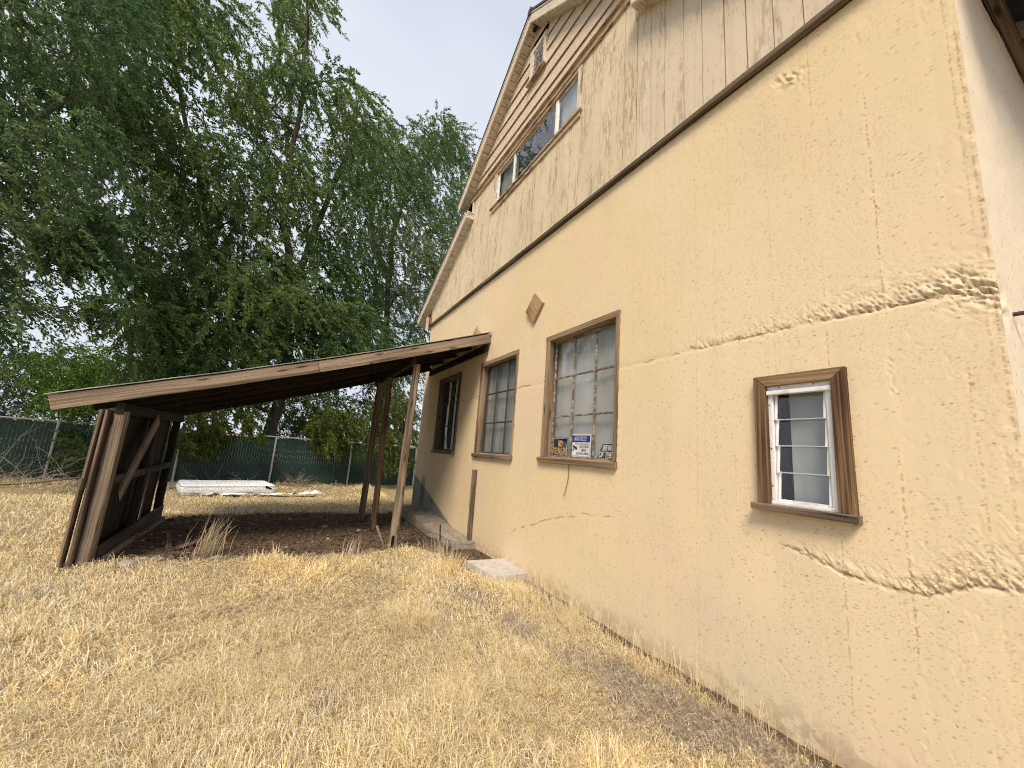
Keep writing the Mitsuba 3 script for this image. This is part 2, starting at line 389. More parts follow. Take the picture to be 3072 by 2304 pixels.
def wall_colour(p, n, uv):
    y, z = p.y, p.z
    base = mix((0.715, 0.585, 0.385), (0.755, 0.645, 0.46), fbm(y * 0.8, z * 0.7, 0.0, 4))
    base = mix(base, (0.66, 0.565, 0.42), smoothstep(0.50, 0.75, fbm(y * 1.9 + 4, z * 0.45, 3.0, 3)) * 0.45)
    base = mix(base, (0.745, 0.585, 0.44), smoothstep(0.48, 0.70, fbm(y * 1.5 + 9, z * 1.3, 17.0, 3)) * 0.55)
    base = mix(base, (0.72, 0.60, 0.36), smoothstep(0.50, 0.72, fbm(y * 1.1 + 3, z * 0.8, 19.0, 3)) * 0.5)
    low = (1 - smoothstep(0.15, 0.85, z + 0.5 * (fbm(y * 2, z * 2, 8.0, 3) - 0.5))) * smoothstep(1.0, 1.5, y) * (1 - smoothstep(2.6, 4.0, y))
    base = mix(base, (0.60, 0.54, 0.42), low * 0.6)
    streak = smoothstep(0.56, 0.76, fbm(y * 34, z * 0.6, 1.0, 3))
    base = base * (1 - 0.018 * streak)
    sc = smoothstep(0.60, 0.78, fbm(y * 7 + 3, z * 2.2, 6.0, 3)) * smoothstep(0.5, 0.7, noise(y * 90, z * 28))
    base = mix(base, (0.45, 0.32, 0.19), sc * 0.10)
    # small elongated pocks in the cast face
    wob = fbm(y * 5, z * 5, 0.0, 3)
    d, _, r = voronoi(y * 24 + 1.6 * wob, z * 40 + 2.0 * wob + y * 9)
    clus = smoothstep(0.42, 0.66, fbm(y * 1.6 + 2, z * 1.6, 5.0, 3))
    pk = (1 - smoothstep(0.02, 0.07 + 0.30 * r * r * r, d)) * dr.select(r > 0.93 - 0.55 * clus, 1.0, 0.0)
    d3, _, r3 = voronoi(y * 46 + 1.2 * wob, z * 70 + y * 12)
    pk = dr.maximum(pk, (1 - smoothstep(0.05, 0.22 + 0.2 * r3, d3)) * dr.select(r3 > 0.93 - 0.45 * smoothstep(0.40, 0.62, fbm(y * 2.3, z * 2.3, 11.0, 3)), 0.55, 0.0))
    d2, _, r2 = voronoi(y * 5.0 + wob, z * 6.0)
    pk2 = (1 - smoothstep(0.015, 0.05, d2)) * dr.select(r2 > 0.72, 1.0, 0.0)
    base = mix(base, (0.27, 0.165, 0.085), dr.clip(pk * 0.50 + pk2 * 0.6, 0, 1))
    # form-board seams: rows of little notches
    for s_, w_ in ((1.117, 0.8), (0.838, 1.0), (0.557, 0.8), (0.476, 0.6), (0.445, 0.9), (1.42, 0.35), (2.02, 0.45), (2.34, 0.4), (2.64, 0.3), (4.45, 0.35), (1.72, 0.3)):
        js = dr.abs(y - s_ - 0.006 * (noise(z * 24.0, s_ * 50) - 0.5))
        base = mix(base, (0.34, 0.215, 0.115), (1 - smoothstep(0.0025, 0.0075, js)) * smoothstep(0.35, 0.62, noise(z * 105.0, s_ * 90)) * smoothstep(0.30, 0.55, noise(z * 2.2, s_ * 31)) * w_ * 0.5)
    # hairline cracks
    wy = y + 0.05 * (fbm(y * 9, z * 9, 2.0, 3) - 0.5); wz = z + 0.07 * (fbm(y * 8, z * 8, 7.0, 3) - 0.5)
    c1 = 1 - smoothstep(0.004, 0.011, seg_dist(wy, wz, CRACK_LOW))
    base = mix(base, (0.24, 0.15, 0.08), c1 * 0.55 * smoothstep(0.30, 0.55, noise(y * 9, z * 9)))
    # broken edges of the two pour joints: jagged dark fissures and crumbs
    zj = poly(y, [(0.43, 2.41), (0.6, 2.45), (1.4, 2.465), (1.9, 2.45), (3.0, 2.43), (4.0, 2.44)])
    jag = 0.022 * (fbm(y * 16, z * 10, 3.0, 4) - 0.5) + 0.012 * (noise(y * 90, z * 40) - 0.5)
    fis = (1 - smoothstep(0.003, 0.009, dr.abs(z - zj - 0.004 - jag))) * smoothstep(0.46, 0.70, noise(y * 14, z * 3 + 2)) * (1 - smoothstep(2.3, 3.3, y) * 0.55)
    dv, ev, rv = voronoi(y * 46 + 2 * fbm(y * 20, z * 20, 0.0, 2), z * 66)
    rubz = (z - zj) / (0.03 + 0.075 * (1 - smoothstep(1.55, 1.9, y)) * smoothstep(0.40, 0.62, noise(y * 4.0, 7.0)))
    zone = smoothstep(0.0, 0.1, rubz) * (1 - smoothstep(0.6, 1.1, rubz)) * (1 - smoothstep(1.7, 2.1, y))
    zl = poly(y, [(0.43, 1.085), (0.49, 1.085), (0.62, 1.06), (0.78, 0.97), (0.95, 0.96), (1.15, 0.99), (1.38, 1.05), (1.55, 1.08)])
    inl = 1 - smoothstep(1.40, 1.47, y)
    fis = dr.maximum(fis, (1 - smoothstep(0.003, 0.010, dr.abs(z - zl - 0.003 - jag * 1.2))) * smoothstep(0.36, 0.58, noise(y * 14, z * 3 + 5)) * inl)
    rl = (z - zl) / (0.03 + 0.20 * (1 - smoothstep(0.55, 1.0, y)))
    zone = dr.maximum(zone, smoothstep(0.0, 0.1, rl) * (1 - smoothstep(0.4, 1.1, rl)) * inl * smoothstep(0.42, 0.6, fbm(y * 6, z * 9, 9.0, 2)))
    edge_ = 1 - smoothstep(0.04, 0.16, ev - dv)
    base = mix(base, (0.42, 0.29, 0.17), zone * edge_ * 0.75)
    base = mix(base, (0.26, 0.165, 0.09), fis * 0.70)
    cj = 1 - smoothstep(0.004, 0.013, dr.abs(wz - 2.45))
    base = mix(base, (0.22, 0.13, 0.07), cj * 0.55 * smoothstep(2.5, 3.2, y) * smoothstep(0.35, 0.6, noise(y * 6, z * 3)))
    # bare grey concrete at the foot of the far corner
    g = z - (0.86 - (9.75 - y) * 0.27) + 0.03 * (fbm(y * 6, z * 6, 1.0, 3) - 0.5)
    grey = (1 - smoothstep(-0.02, 0.03, g)) * smoothstep(6.5, 6.7, y)
    gcol = mix((0.16, 0.165, 0.155), (0.30, 0.30, 0.28), fbm(y * 5, z * 2, 4.0, 3))
    base = mix(base, gcol, grey)
    st = (1 - smoothstep(0.10, 0.2, dr.abs(y - 9.0))) * (1 - smoothstep(0.75, 0.95, z))
    base = mix(base, (0.10, 0.09, 0.08), st * 0.55)
    run = (1 - smoothstep(0.01, 0.03, dr.abs(y - 6.16 + 0.02 * noise(z * 7)))) * (1 - smoothstep(0.12, 0.16, z)) * 0.6
    splash = (1 - smoothstep(0.02, 0.22, z - 0.12 * (fbm(y * 5, z * 3, 12.0, 3) - 0.5))) * smoothstep(0.35, 0.6, fbm(y * 18, z * 18, 13.0, 3))
    base = mix(base, (0.36, 0.28, 0.19), splash * 0.55)
    return mix(base, (0.30, 0.16, 0.06), run)


def wall_bump(p, n, uv):
    s = p.y + p.x
    return 0.85 * fbm(s * 120, p.z * 120, 0.0, 3) + 0.15 * smoothstep(0.35, 0.7, fbm(s * 40, p.z * 52, 3.0, 2))


scene['wall_paint'] = bumped(wall_bump, 0.0009, diffuse(proc(wall_colour)), 2e-3)
put(HB + '__gable_wall', (V, F, np.c_[V[:, 1], V[:, 2]]), 'wall_paint', True)
labels[HB + '__gable_wall'] = {'label': 'peach concrete wall with rough pour joints and vertical form-board marks'}


def side_colour(p, n, uv):
    c = mix((0.74, 0.66, 0.52), (0.78, 0.70, 0.57), fbm(p.x * 2, p.z * 1.2, 0.0, 3))
    d, _, r = voronoi(p.x * 20, p.z * 13)
    return mix(c, (0.36, 0.27, 0.18), (1 - smoothstep(0.06, 0.20, d)) * dr.select(r > 0.75, 0.6, 0.0))


scene['side_paint'] = bumped(wall_bump, 0.0028, diffuse(proc(side_colour)), 2e-3)
xs = np.unique(np.r_[np.arange(0, 1.5, 0.015), np.linspace(1.5, 9, 40)]); zz = np.linspace(-0.12, 4.66, 240)
XS, ZS = np.meshgrid(xs, zz, indexing='ij')
er = np.interp(ZS.reshape(-1), zs, P[0, :, 0]).reshape(XS.shape)           # follow the broken corner
hs = 0.012 * (n3(XS, ZS, 5, 90) - 0.5) + 0.05 * np.exp(-((ZS - 2.36) / 0.09) ** 2 - (XS / 0.22) ** 2) * (n3(XS, ZS, 20, 91) - 0.6)
hs *= np.clip(XS / 0.03, 0, 1)
V, F, _ = sheet(np.stack([er + XS, Y0 - hs, ZS], -1))
put(HB + '__side_wall', (V, F, np.c_[V[:, 0], V[:, 2]]), 'side_paint', True)
# far side, so that the building is closed from another position
put(HB + '__rear_wall', join([bx((2.9, Y1 - 0.2, -0.1), (11.8, Y1 - 0.004, 4.6)), bx((11.8, Y0 + 0.1, -0.1), (12.0, Y1 - 0.2, 4.6))]), 'side_paint')
put(HB + '__bolt', join([tube([(3.02, 0.46, 2.355), (3.02, 0.36, 2.355)], 0.011, 8), tube([(3.02, 0.362, 2.355), (3.02, 0.340, 2.355)], 0.021, 6)]), 'dark_metal')
put(HB + '__repair_patch', bx((2.93, 0.417, 1.42), (3.30, 0.45, 1.56)), 'galvanised')

# ------------------------------------------------------------------ gable cladding, roofs
YC, ZA = 5.05, 8.95                                # ridge
def z_up(y): return ZA - 0.75 * abs(y - YC)        # underside of the raised centre roof at the wall
def z_lo(y): return 6.42 - 0.55 * (abs(y - YC) - 2.3) if y > YC else 6.60 - 0.62 * (abs(y - YC) - 2.3)   # underside of the lower side roofs at the wall
BAND = 6.93                                        # middle of the horizontal trim between boards and lap siding
UW = (3.70, 6.36, 6.09, 6.87)                      # upper window: outer casing
VT = (4.70, 5.19, 7.86, 8.52)                      # louvred vent: outer casing
put(HB + '__water_table', beam((WX - 0.03, Y0 - 0.02, 4.625), (WX - 0.03, Y1 + 0.04, 4.635), 0.055, 0.05, (0, 0, 1), seg=24, wob=0.0015), 'trim_dark')
edges = [Y0]
r = np.random.default_rng(3)
grid = np.arange(0.52, Y1, 0.1985)
edges = [Y0] + [float(e + r.normal(0, 0.006)) for e in grid if e > Y0 + 0.05] + [Y1]


def prism_yz(poly, x0, x1):
    """a flat board of the wall: a convex outline in (y, z), its face at x0 with a small bevel, its back at x1"""
    q = np.asarray(poly, float); c = q.mean(0); n = len(q)
    inn = c + (q - c) * (1 - 0.006 / np.maximum(np.linalg.norm(q - c, axis=1, keepdims=True), 0.02))
    rings = [np.c_[np.full(n, x0), inn], np.c_[np.full(n, x0 + 0.004), q], np.c_[np.full(n, x1), q]]
    V = np.vstack(rings); F = []
    for k in (0, 1):
        for j in range(n):
            a, b = k * n + j, k * n + (j + 1) % n
            F += [[a, b, b + n], [a, b + n, a + n]]
    for j in range(1, n - 1): F.append([0, j + 1, j])
    return V, np.array(F)


for i, (a, b) in enumerate(zip(edges[:-1], edges[1:])):
    gap = 0.0035 if i % 6 else 0.007
    a2, b2 = a + gap, b - gap

    def top(y):
        lim = z_up(y) if abs(y - YC) < 2.3 else z_lo(y)
        return min(BAND - 0.05, lim + 0.02)
    cutsy = [a2] + [y for y in (YC - 2.3, YC + 2.3) if a2 < y < b2] + [b2]
    pl = []
    for s0, s1 in zip(cutsy[:-1], cutsy[1:]):
        zb = 4.655
        pieces = [(s0, s1)]
        if s1 > UW[0] and s0 < UW[1]:
            lo, hi = max(s0, UW[0]), min(s1, UW[1])
            pieces = [(u, v, zb, None) for u, v in ((s0, lo), (hi, s1)) if v - u > 0.012] + [(lo, hi, zb, UW[2])]
            pieces += [(lo, hi, UW[3], None)] if hi - lo > 0.012 else []
        for pc in pieces:
            u, v = pc[0], pc[1]
            zb2 = pc[2] if len(pc) > 2 else zb; zt = pc[3] if len(pc) > 2 else None
            tu, tv = (zt, zt) if zt else (top(u + 1e-4), top(v - 1e-4))
            if tu - zb2 < 0.02 or tv - zb2 < 0.02 or v - u < 0.01: continue
            pl.append(prism_yz([(u, zb2), (v, zb2), (v, tv), (u, tu)], WX - 0.030 + r.normal(0, 0.0012), WX - 0.004))
    if not pl: continue
    Vb, Fb, _ = join(pl)
    off = r.uniform(0, 50, 2)
    kk = put(HB + '__siding_board', (Vb, Fb, np.c_[Vb[:, 2] + off[0], Vb[:, 1] * 1.0 + off[1]]), 'siding_paint_pale' if a < 2.6 else 'siding_paint')
# backing sheet behind the cladding, so that joints are dark wood
back = []
for a, b in zip(np.linspace(Y0, Y1, 60)[:-1], np.linspace(Y0, Y1, 60)[1:]):
    f = lambda y: (z_up(y) if abs(y - YC) < 2.3 else z_lo(y)) + 0.03
    m = (a + b) / 2
    if UW[0] - 0.05 < m < UW[1] + 0.05:
        back.append(bx((WX - 0.002, a, 4.60), (WX + 0.03, b, UW[2])))
        zlo = UW[3]
    else: zlo = 4.60
    back.append(prism_yz([(a, zlo), (b, zlo), (b, f(b)), (a, f(a))], WX - 0.002, WX + 0.03))
put(HB + '__sheathing', join(back), 'dark_wood')

# horizontal lap siding above the trim band: every board leans out at its foot
rows = np.arange(BAND + 0.045, ZA, 0.287)
for zi in rows:
    zt = min(zi + 0.30, ZA - 0.02)
    lim0 = min((ZA - zi) / 0.75 - 0.005, 2.33); lim1 = min(max((ZA - zt) / 0.75 - 0.005, 0.01), 2.33)
    spans = [(YC - lim0, YC + lim0, YC - lim1, YC + lim1)]
    if zi < VT[3] and zt > VT[2] + 0.02:
        spans = [(YC - lim0, VT[0], YC - lim1 if YC - lim1 < VT[0] else VT[0] - 0.01, VT[0]), (VT[1], YC + lim0, VT[1], YC + lim1 if YC + lim1 > VT[1] else VT[1] + 0.01)]
        if VT[2] > zi + 0.05: spans.append((VT[0], VT[1], VT[0], VT[1], VT[2]))
    for sp in spans:
        a0, b0, a1, b1 = sp[:4]; z1 = sp[4] if len(sp) > 4 else zt
        if b0 - a0 < 0.03: continue
        x0, x1 = WX - 0.046, WX - 0.018
        th = 0.013
        Vb = np.array([[x0, a0, zi], [x0, b0, zi], [x1, b1, z1], [x1, a1, z1], [x0 + th, a0, zi], [x0 + th, b0, zi], [x1 + th, b1, z1], [x1 + th, a1, z1]])
        Fb = np.array([[0, 2, 1], [0, 3, 2], [4, 5, 6], [4, 6, 7], [0, 1, 5], [0, 5, 4], [3, 6, 2], [3, 7, 6], [0, 4, 7], [0, 7, 3], [1, 2, 6], [1, 6, 5]])
        off = r.uniform(0, 50, 2)
        put(HB + '__lap_board', (Vb, Fb, np.c_[Vb[:, 1] + off[0], Vb[:, 2] + off[1]]), 'lap_paint')
put(HB + '__trim_band', join([beam((WX - 0.045, YC - 2.55, BAND - 0.005), (WX - 0.045, YC + 2.45, BAND - 0.005), 0.10, 0.035, (0, 0, 1), seg=12, wob=0.001),
                              beam((WX - 0.062, YC - 2.55, BAND + 0.05), (WX - 0.062, YC + 2.45, BAND + 0.05), 0.022, 0.075, (0, 0, 1), seg=12, wob=0.001)]), 'trim_paint')

OV = 0.19                                           # how far the rakes stand out from the wall


def rake(yA, zA, yB, zB, tag_, end_lo=True):
    """soffit boards, fascia and roof edge of one slope from the upper point A to the eave B (undersides at the wall)"""
    A_, B_ = np.array([yA, zA]), np.array([yB, zB]); L = np.linalg.norm(B_ - A_); e = (B_ - A_) / L
    up = np.array([-e[1], e[0]]); up = up if up[1] > 0 else -up
    n = int(L / 0.145); g = 0.004; sx = 0.002 if yB < yA else 0.0; ext = e * (0.10 if abs(yA - YC) < 0.1 else 0.0)
    for i in range(n):
        s0, s1 = L * i / n + g, L * (i + 1) / n - g
        c = A_ + e * (s0 + s1) / 2 + up * 0.012
        put(HB + '__soffit_board', beam((WX - OV + 0.02, c[0], c[1]), (WX - 0.004, c[0], c[1]), s1 - s0, 0.02, (0, e[0], e[1]), ch=0.003), 'soffit_paint')
    f = lambda p, h, x: (x, p[0] + up[0] * h, p[1] + up[1] * h)
    put(HB + '__fascia_board', beam(f(A_ - ext, 0.055, WX - OV - sx), f(B_, 0.055, WX - OV - sx), 0.15, 0.035, (0, up[0], up[1]), ch=0.004, seg=8, wob=0.0008), 'fascia_paint')
    put(HB + '__drip_strip', beam(f(A_ - ext * 1.1, 0.145, WX - OV - 0.014 - sx), f(B_ + e * 0.03, 0.145, WX - OV - 0.014 - sx), 0.028, 0.030, (0, up[0], up[1])), 'fascia_paint')
    x1 = 12.1
    q = [f(A_ - ext * 1.3, 0.165, WX - OV - 0.04 - sx), f(B_ + e * 0.05, 0.165, WX - OV - 0.04 - sx), f(B_ + e * 0.05, 0.165, x1), f(A_ - ext * 1.3, 0.165, x1)]
    q2 = [(a, b + up[0] * 0.035, c + up[1] * 0.035) for a, b, c in q]
    Vr = np.array(q + q2); Fr = np.array([[0, 1, 2], [0, 2, 3], [4, 6, 5], [4, 7, 6], [0, 5, 1], [0, 4, 5], [1, 6, 2], [1, 5, 6], [2, 7, 3], [2, 6, 7], [3, 4, 0], [3, 7, 4]])
    put(HB + '__roof', (Vr, Fr, None), 'shingle')
    # deck and eave board along the building
    put(HB + '__eave_board', beam((WX - OV + 0.02, B_[0] + e[0] * 0.012 + up[0] * 0.06, B_[1] + e[1] * 0.012 + up[1] * 0.06), (x1, B_[0] + e[0] * 0.012 + up[0] * 0.06, B_[1] + e[1] * 0.012 + up[1] * 0.06), 0.16, 0.025, (0, up[0], up[1])), 'fascia_paint')


for sgn in (1, -1):
    rake(YC + sgn * 0.005, ZA, YC + sgn * 2.80, z_up(YC + 2.80), 'upper')
    a, b = 2.30, 5.30
    a = a if sgn > 0 else 2.42
    rake(YC + sgn * a, z_lo(YC + sgn * a), YC + sgn * b, z_lo(YC + sgn * b), 'lower')
    ye = YC + sgn * (a - 0.012); zt = z_lo(YC + sgn * a)   # the boxed end of the lower rake under the upper eave
    put(HB + '__rake_end', beam((WX - OV - 0.012, ye, zt + 0.06), (WX - 0.032, ye, zt + 0.06), 0.165, 0.022, (0, 0, 1), ch=0.003), 'peeling_paint')
    put(HB + '__corner_trim', bx((WX - 0.05, YC + sgn * 2.36 - 0.035, zt - 0.02), (WX + 0.02, YC + sgn * 2.36 + 0.035, z_up(YC + 2.36) + 0.015)), 'peeling_paint')
    put(HB + '__cheek_wall', bx((WX, YC + sgn * 2.3 - 0.03, zt), (11.9, YC + sgn * 2.3 + 0.03, z_up(YC + 2.3) + 0.02)), 'lap_paint')
put(HB + '__ridge_cap', tube([(WX - OV - 0.05, YC, ZA + 0.205), (12.1, YC, ZA + 0.205)], 0.07, 8), 'shingle')
put(HB + '__nest_debris', join([tube([(WX - 0.05 - 0.10 * a, YC + 0.05 * b, ZA - 0.03 - 0.05 * c), (WX - 0.06 - 0.06 * b, YC + 0.11 * c - 0.05, ZA - 0.06 - 0.05 * a)], 0.012, 5) for a, b, c in r.uniform(0, 1, (12, 3))]), 'dark_wood')
put(HB + '__corner_block', bx((WX - 0.075, Y1 - 0.10, 4.66), (WX - 0.032, Y1 + 0.03, 4.84)), 'red_wood')
put(HB + '__eave_return', beam((WX - 0.10, Y1 + 0.06, 4.50), (WX - 0.10, Y1 + 0.03, 4.86), 0.07, 0.03, (1, 0, 0)), 'fascia_paint')
# eave of the near side: plate beam, soffit and rafters over the side wall
put(HB + '__plate_beam', beam((WX + 0.02, Y0 - 0.025, 4.78), (11.9, Y0 - 0.025, 4.78), 0.20, 0.05, (0, 0, 1), ch=0.006), 'grey_wood')
for i in range(9):
    xr = WX + 0.55 + 0.61 * i; e = np.array([-1, -0.55]) / math.hypot(1, 0.55)
    put(HB + '__rafter_tail', beam((xr, Y0 + 0.05, z_lo(Y0) - 0.02), (xr, Y0 - 0.62, z_lo(Y0) - 0.02 - 0.55 * 0.67), 0.12, 0.045, (0, 0.5, 1)), 'soffit_paint')

# ------------------------------------------------------------------ windows
def curtain(key, y0, y1, z0, z1, x, bsdf, amp=0.012, seed=0):
    u = np.linspace(y0, y1, 30); v = np.linspace(z0, z1, 8); Uq, Vq = np.meshgrid(u, v, indexing='ij')
    X = x + amp * (meshkit.fbm(np.stack([Uq * 7 + seed, Vq * 0.8, Uq * 0], -1), 3, seed) - 0.5) * 2
    m = sheet(np.stack([X, Uq, Vq], -1))
    put(key + '__curtain', (m[0], m[1], None), bsdf, True)


def pane(key, y0, y1, z0, z1, x, tilt=0.0):
    V = np.array([[x, y0, z1], [x, y1, z1], [x - tilt, y1, z0], [x - tilt, y0, z0]])
    return put(key + '__pane', (V, np.array([[0, 1, 2], [0, 2, 3]]), None), 'glass')


def big_window(label, y0, y1, z0, z1, wood_, bar_v, bar_h, cur, seed):
    k = numbered(HB + '__window'); labels[k] = {'label': label}
    xo, xg, jw = WX - 0.022, WX + 0.085, 0.042
    jl = put(k + '__jamb', bx((xo, y1 - 0.085, z0 + 0.06), (xg + 0.03, y1, z1)), wood_)
    put(k + '__jamb', bx((xo, y0, z0 + 0.06), (xg + 0.03, y0 + jw, z1 - 0.001)), wood_)
    put(k + '__head', bx((xo - 0.004, y0 - 0.005, z1 - 0.055), (xg + 0.032, y1 + 0.004, z1 + 0.014)), wood_)
    put(k + '__sill', beam((WX + 0.03, y0 - 0.012, z0 + 0.03), (WX + 0.03, y1 + 0.03, z0 + 0.03), 0.06, 0.16, (-0.15, 0, 1), seg=6, wob=0.001), 'jamb_wood')
    a, b, c, d = y0 + jw, y1 - 0.085, z0 + 0.065, z1 - 0.055
    put(k + '__sash', join([bx((xg - 0.012, a, c), (xg + 0.012, b, c + 0.022)), bx((xg - 0.012, a, d - 0.022), (xg + 0.012, b, d)), bx((xg - 0.0125, a, c + 0.02), (xg + 0.0125, a + 0.02, d - 0.02)), bx((xg - 0.0125, b - 0.02, c + 0.02), (xg + 0.0125, b, d - 0.02))]), bar_h)
    yv = [a + (b - a) * t for t in (0.335, 0.665)]; zv = [c + (d - c) * t for t in (0.335, 0.667)]
    for y in yv: put(k + '__muntin', bx((xg - 0.015, y - 0.011, c + 0.02), (xg + 0.010, y + 0.011, d - 0.02)), bar_v)
    for z in zv: put(k + '__muntin', bx((xg - 0.013, a + 0.02, z - 0.011), (xg + 0.009, b - 0.02, z + 0.011)), bar_h)
    Yb, Zb = [a + 0.01] + yv + [b - 0.01], [c + 0.01] + zv + [d - 0.01]
    rr = np.random.default_rng(seed)
    for i in range(3):
        for j in range(3): pane(k, Yb[i], Yb[i + 1], Zb[j], Zb[j + 1], xg + rr.normal(0, 0.0008), rr.normal(0, 0.002))
    curtain(k, a - 0.1, b + 0.1, c - 0.1, d + 0.1, xg + 0.07, cur, 0.014, seed)
    return k


big_window('nine-pane window with three warning signs along its bottom', *WINDOWS[0], 'jamb_wood', 'muntin_paint', 'muntin_paint', 'curtain_grey', 1)
big_window('middle nine-pane window with dark bars and grey curtain', *WINDOWS[1], 'jamb_wood', 'dark_metal', 'dark_metal', 'curtain_mid', 2)
big_window('far nine-pane window under the shed roof with white upright bars', *WINDOWS[2], 'trim_dark', 'white_metal', 'dark_metal', 'curtain_dark', 3)

# small louvred window near the right corner
k = HB + '__small_window'; labels[k] = {'label': 'small white metal louvre window in a brown stained wood surround'}
xo = WX - 0.045


def mitred(pts, x0, x1, c):
    V, F = prism_yz(pts, x0, x1)
    return V, F, c(V)


def vert_uv(V): return np.c_[V[:, 2] + 3.3, V[:, 1] + V[:, 0]]
def horz_uv(V): return np.c_[V[:, 1] + 5.1, V[:, 2] + V[:, 0]]


put(k + '__casing_board', mitred([(1.03, 2.145), (1.10, 2.075), (1.475, 2.075), (1.55, 2.145)], xo, WX + 0.02, horz_uv), 'casing_wood')
put(k + '__casing_board', mitred([(1.545, 1.302), (1.55, 2.143), (1.477, 2.073), (1.475, 1.302)], xo, WX + 0.02, vert_uv), 'casing_wood')
put(k + '__casing_board', mitred([(1.103, 1.285), (1.101, 2.072), (1.032, 2.142), (1.025, 1.285)], xo - 0.002, WX + 0.02, vert_uv), 'casing_wood')
put(k + '__sill', beam((WX - 0.035, 1.012, 1.283), (WX - 0.035, 1.575, 1.283), 0.042, 0.09, (0, 0, 1)), 'grey_wood')
a, b, c, d = 1.10, 1.476, 1.303, 2.076
xf = WX - 0.012
put(k + '__frame', join([bx((xf, a, c), (xf + 0.05, a + 0.045, d)), bx((xf, b - 0.03, c), (xf + 0.05, b, d)), bx((xf - 0.004, a, c), (xf + 0.051, b, c + 0.022)), bx((xf + 0.012, a + 0.046, c + 0.022), (xf + 0.05, b - 0.031, c + 0.036)),
                        bx((xf - 0.002, a, d - 0.03), (xf + 0.051, b, d)), bx((xf - 0.022, a + 0.004, d - 0.062), (xf + 0.012, b - 0.004, d - 0.034)), bx((xf - 0.010, a + 0.012, c + 0.03), (xf + 0.001, a + 0.020, d - 0.06))]), 'white_metal')
zl = [d - 0.050, 1.853, 1.682, 1.512, c + 0.030]
for i in range(4):
    z1, z0 = zl[i] + 0.004, zl[i + 1] - 0.004
    pane(k, a + 0.047, b - 0.034, z0, z1, WX + 0.022, 0.022)
    for y in (a + 0.056, b - 0.043): put(k + '__clip', beam((WX + 0.020, y, z1), (WX - 0.004, y, z0 - 0.002), 0.014, 0.012, (0, 1, 0)), 'white_metal')
    if i < 3: put(k + '__glass_edge', bx((WX - 0.003, a + 0.06, z0 - 0.003), (WX + 0.004, b - 0.047, z0 + 0.004)), 'curtain_grey')
put(k + '__screw', join([tube([(xf - 0.004, y, z), (xf + 0.004, y, z)], 0.0045, 6) for y, z in ((b - 0.012, 1.95), (b - 0.012, 1.66), (b - 0.012, 1.42), (a + 0.008, 1.96), (a + 0.008, 1.66), (a + 0.03, 1.313), (1.40, 1.313), (1.14, 1.313), (1.2, d - 0.012), (1.40, d - 0.012))]), 'dark_metal')
curtain(k, a, b - 0.075, c - 0.1, d + 0.1, WX + 0.11, 'curtain_mid', 0.012, 9)
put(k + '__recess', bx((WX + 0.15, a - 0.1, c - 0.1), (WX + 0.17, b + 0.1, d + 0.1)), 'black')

# upper sliding window
k = HB + '__upper_window'; labels[k] = {'label': 'long three-light sliding window high in the gable'}
y0, y1, z0, z1 = UW
xo, xg = WX - 0.046, WX + 0.02
put(k + '__casing_board', bx((xo, y0, z0), (xg, y0 + 0.085, z1 + 0.05)), 'peeling_paint')
put(k + '__casing_board', bx((xo, y1 - 0.10, z0), (xg, y1, z1 + 0.05)), 'peeling_paint')
put(k + '__casing_board', bx((xo + 0.002, y0 + 0.085, z1 - 0.055), (xg, y1 - 0.10, z1 + 0.05)), 'trim_paint')
put(k + '__sill', beam((WX - 0.035, y0 - 0.03, z0 + 0.035), (WX - 0.035, y1 + 0.06, z0 + 0.035), 0.035, 0.085, (-0.2, 0, 1), seg=8, wob=0.001), 'trim_paint')
put(k + '__apron', beam((WX - 0.043, y0, z0 - 0.035), (WX - 0.043, y1 + 0.03, z0 - 0.035), 0.07, 0.025, (0, 0, 1)), 'trim_paint')
a, b, c, d = y0 + 0.087, y1 - 0.102, z0 + 0.065, z1 - 0.055
put(k + '__frame', join([bx((WX - 0.01, b - 0.05, c), (xg, b, d)), bx((WX - 0.008, a, c), (xg, b - 0.05, c + 0.02)), bx((WX - 0.008, a, d - 0.015), (xg, b - 0.05, d)), bx((WX - 0.008, a, c + 0.02), (xg, a + 0.012, d - 0.015))]), 'white_metal')
put(k + '__mullion', bx((WX - 0.022, 5.585, c + 0.001), (xg, 5.635, d - 0.001)), 'white_metal')
put(k + '__mullion', bx((WX - 0.022, 4.285, c + 0.001), (xg, 4.345, d - 0.001)), 'white_metal')
pane(k, a, 4.285, c, d, WX - 0.004); pane(k, 4.345, 5.585, c, d, WX - 0.010); pane(k, 5.635, b - 0.03, c, d, WX - 0.004)
curtain(k, y0, 4.30, c - 0.1, d + 0.1, WX + 0.07, 'curtain_mid', 0.008, 5)
curtain(k, 5.60, y1, c - 0.1, d + 0.1, WX + 0.07, 'curtain_mid', 0.008, 6)
put(k + '__recess', bx((WX + 0.2, y0 - 0.1, c - 0.2), (WX + 0.22, y1 + 0.1, d + 0.2)), 'black')

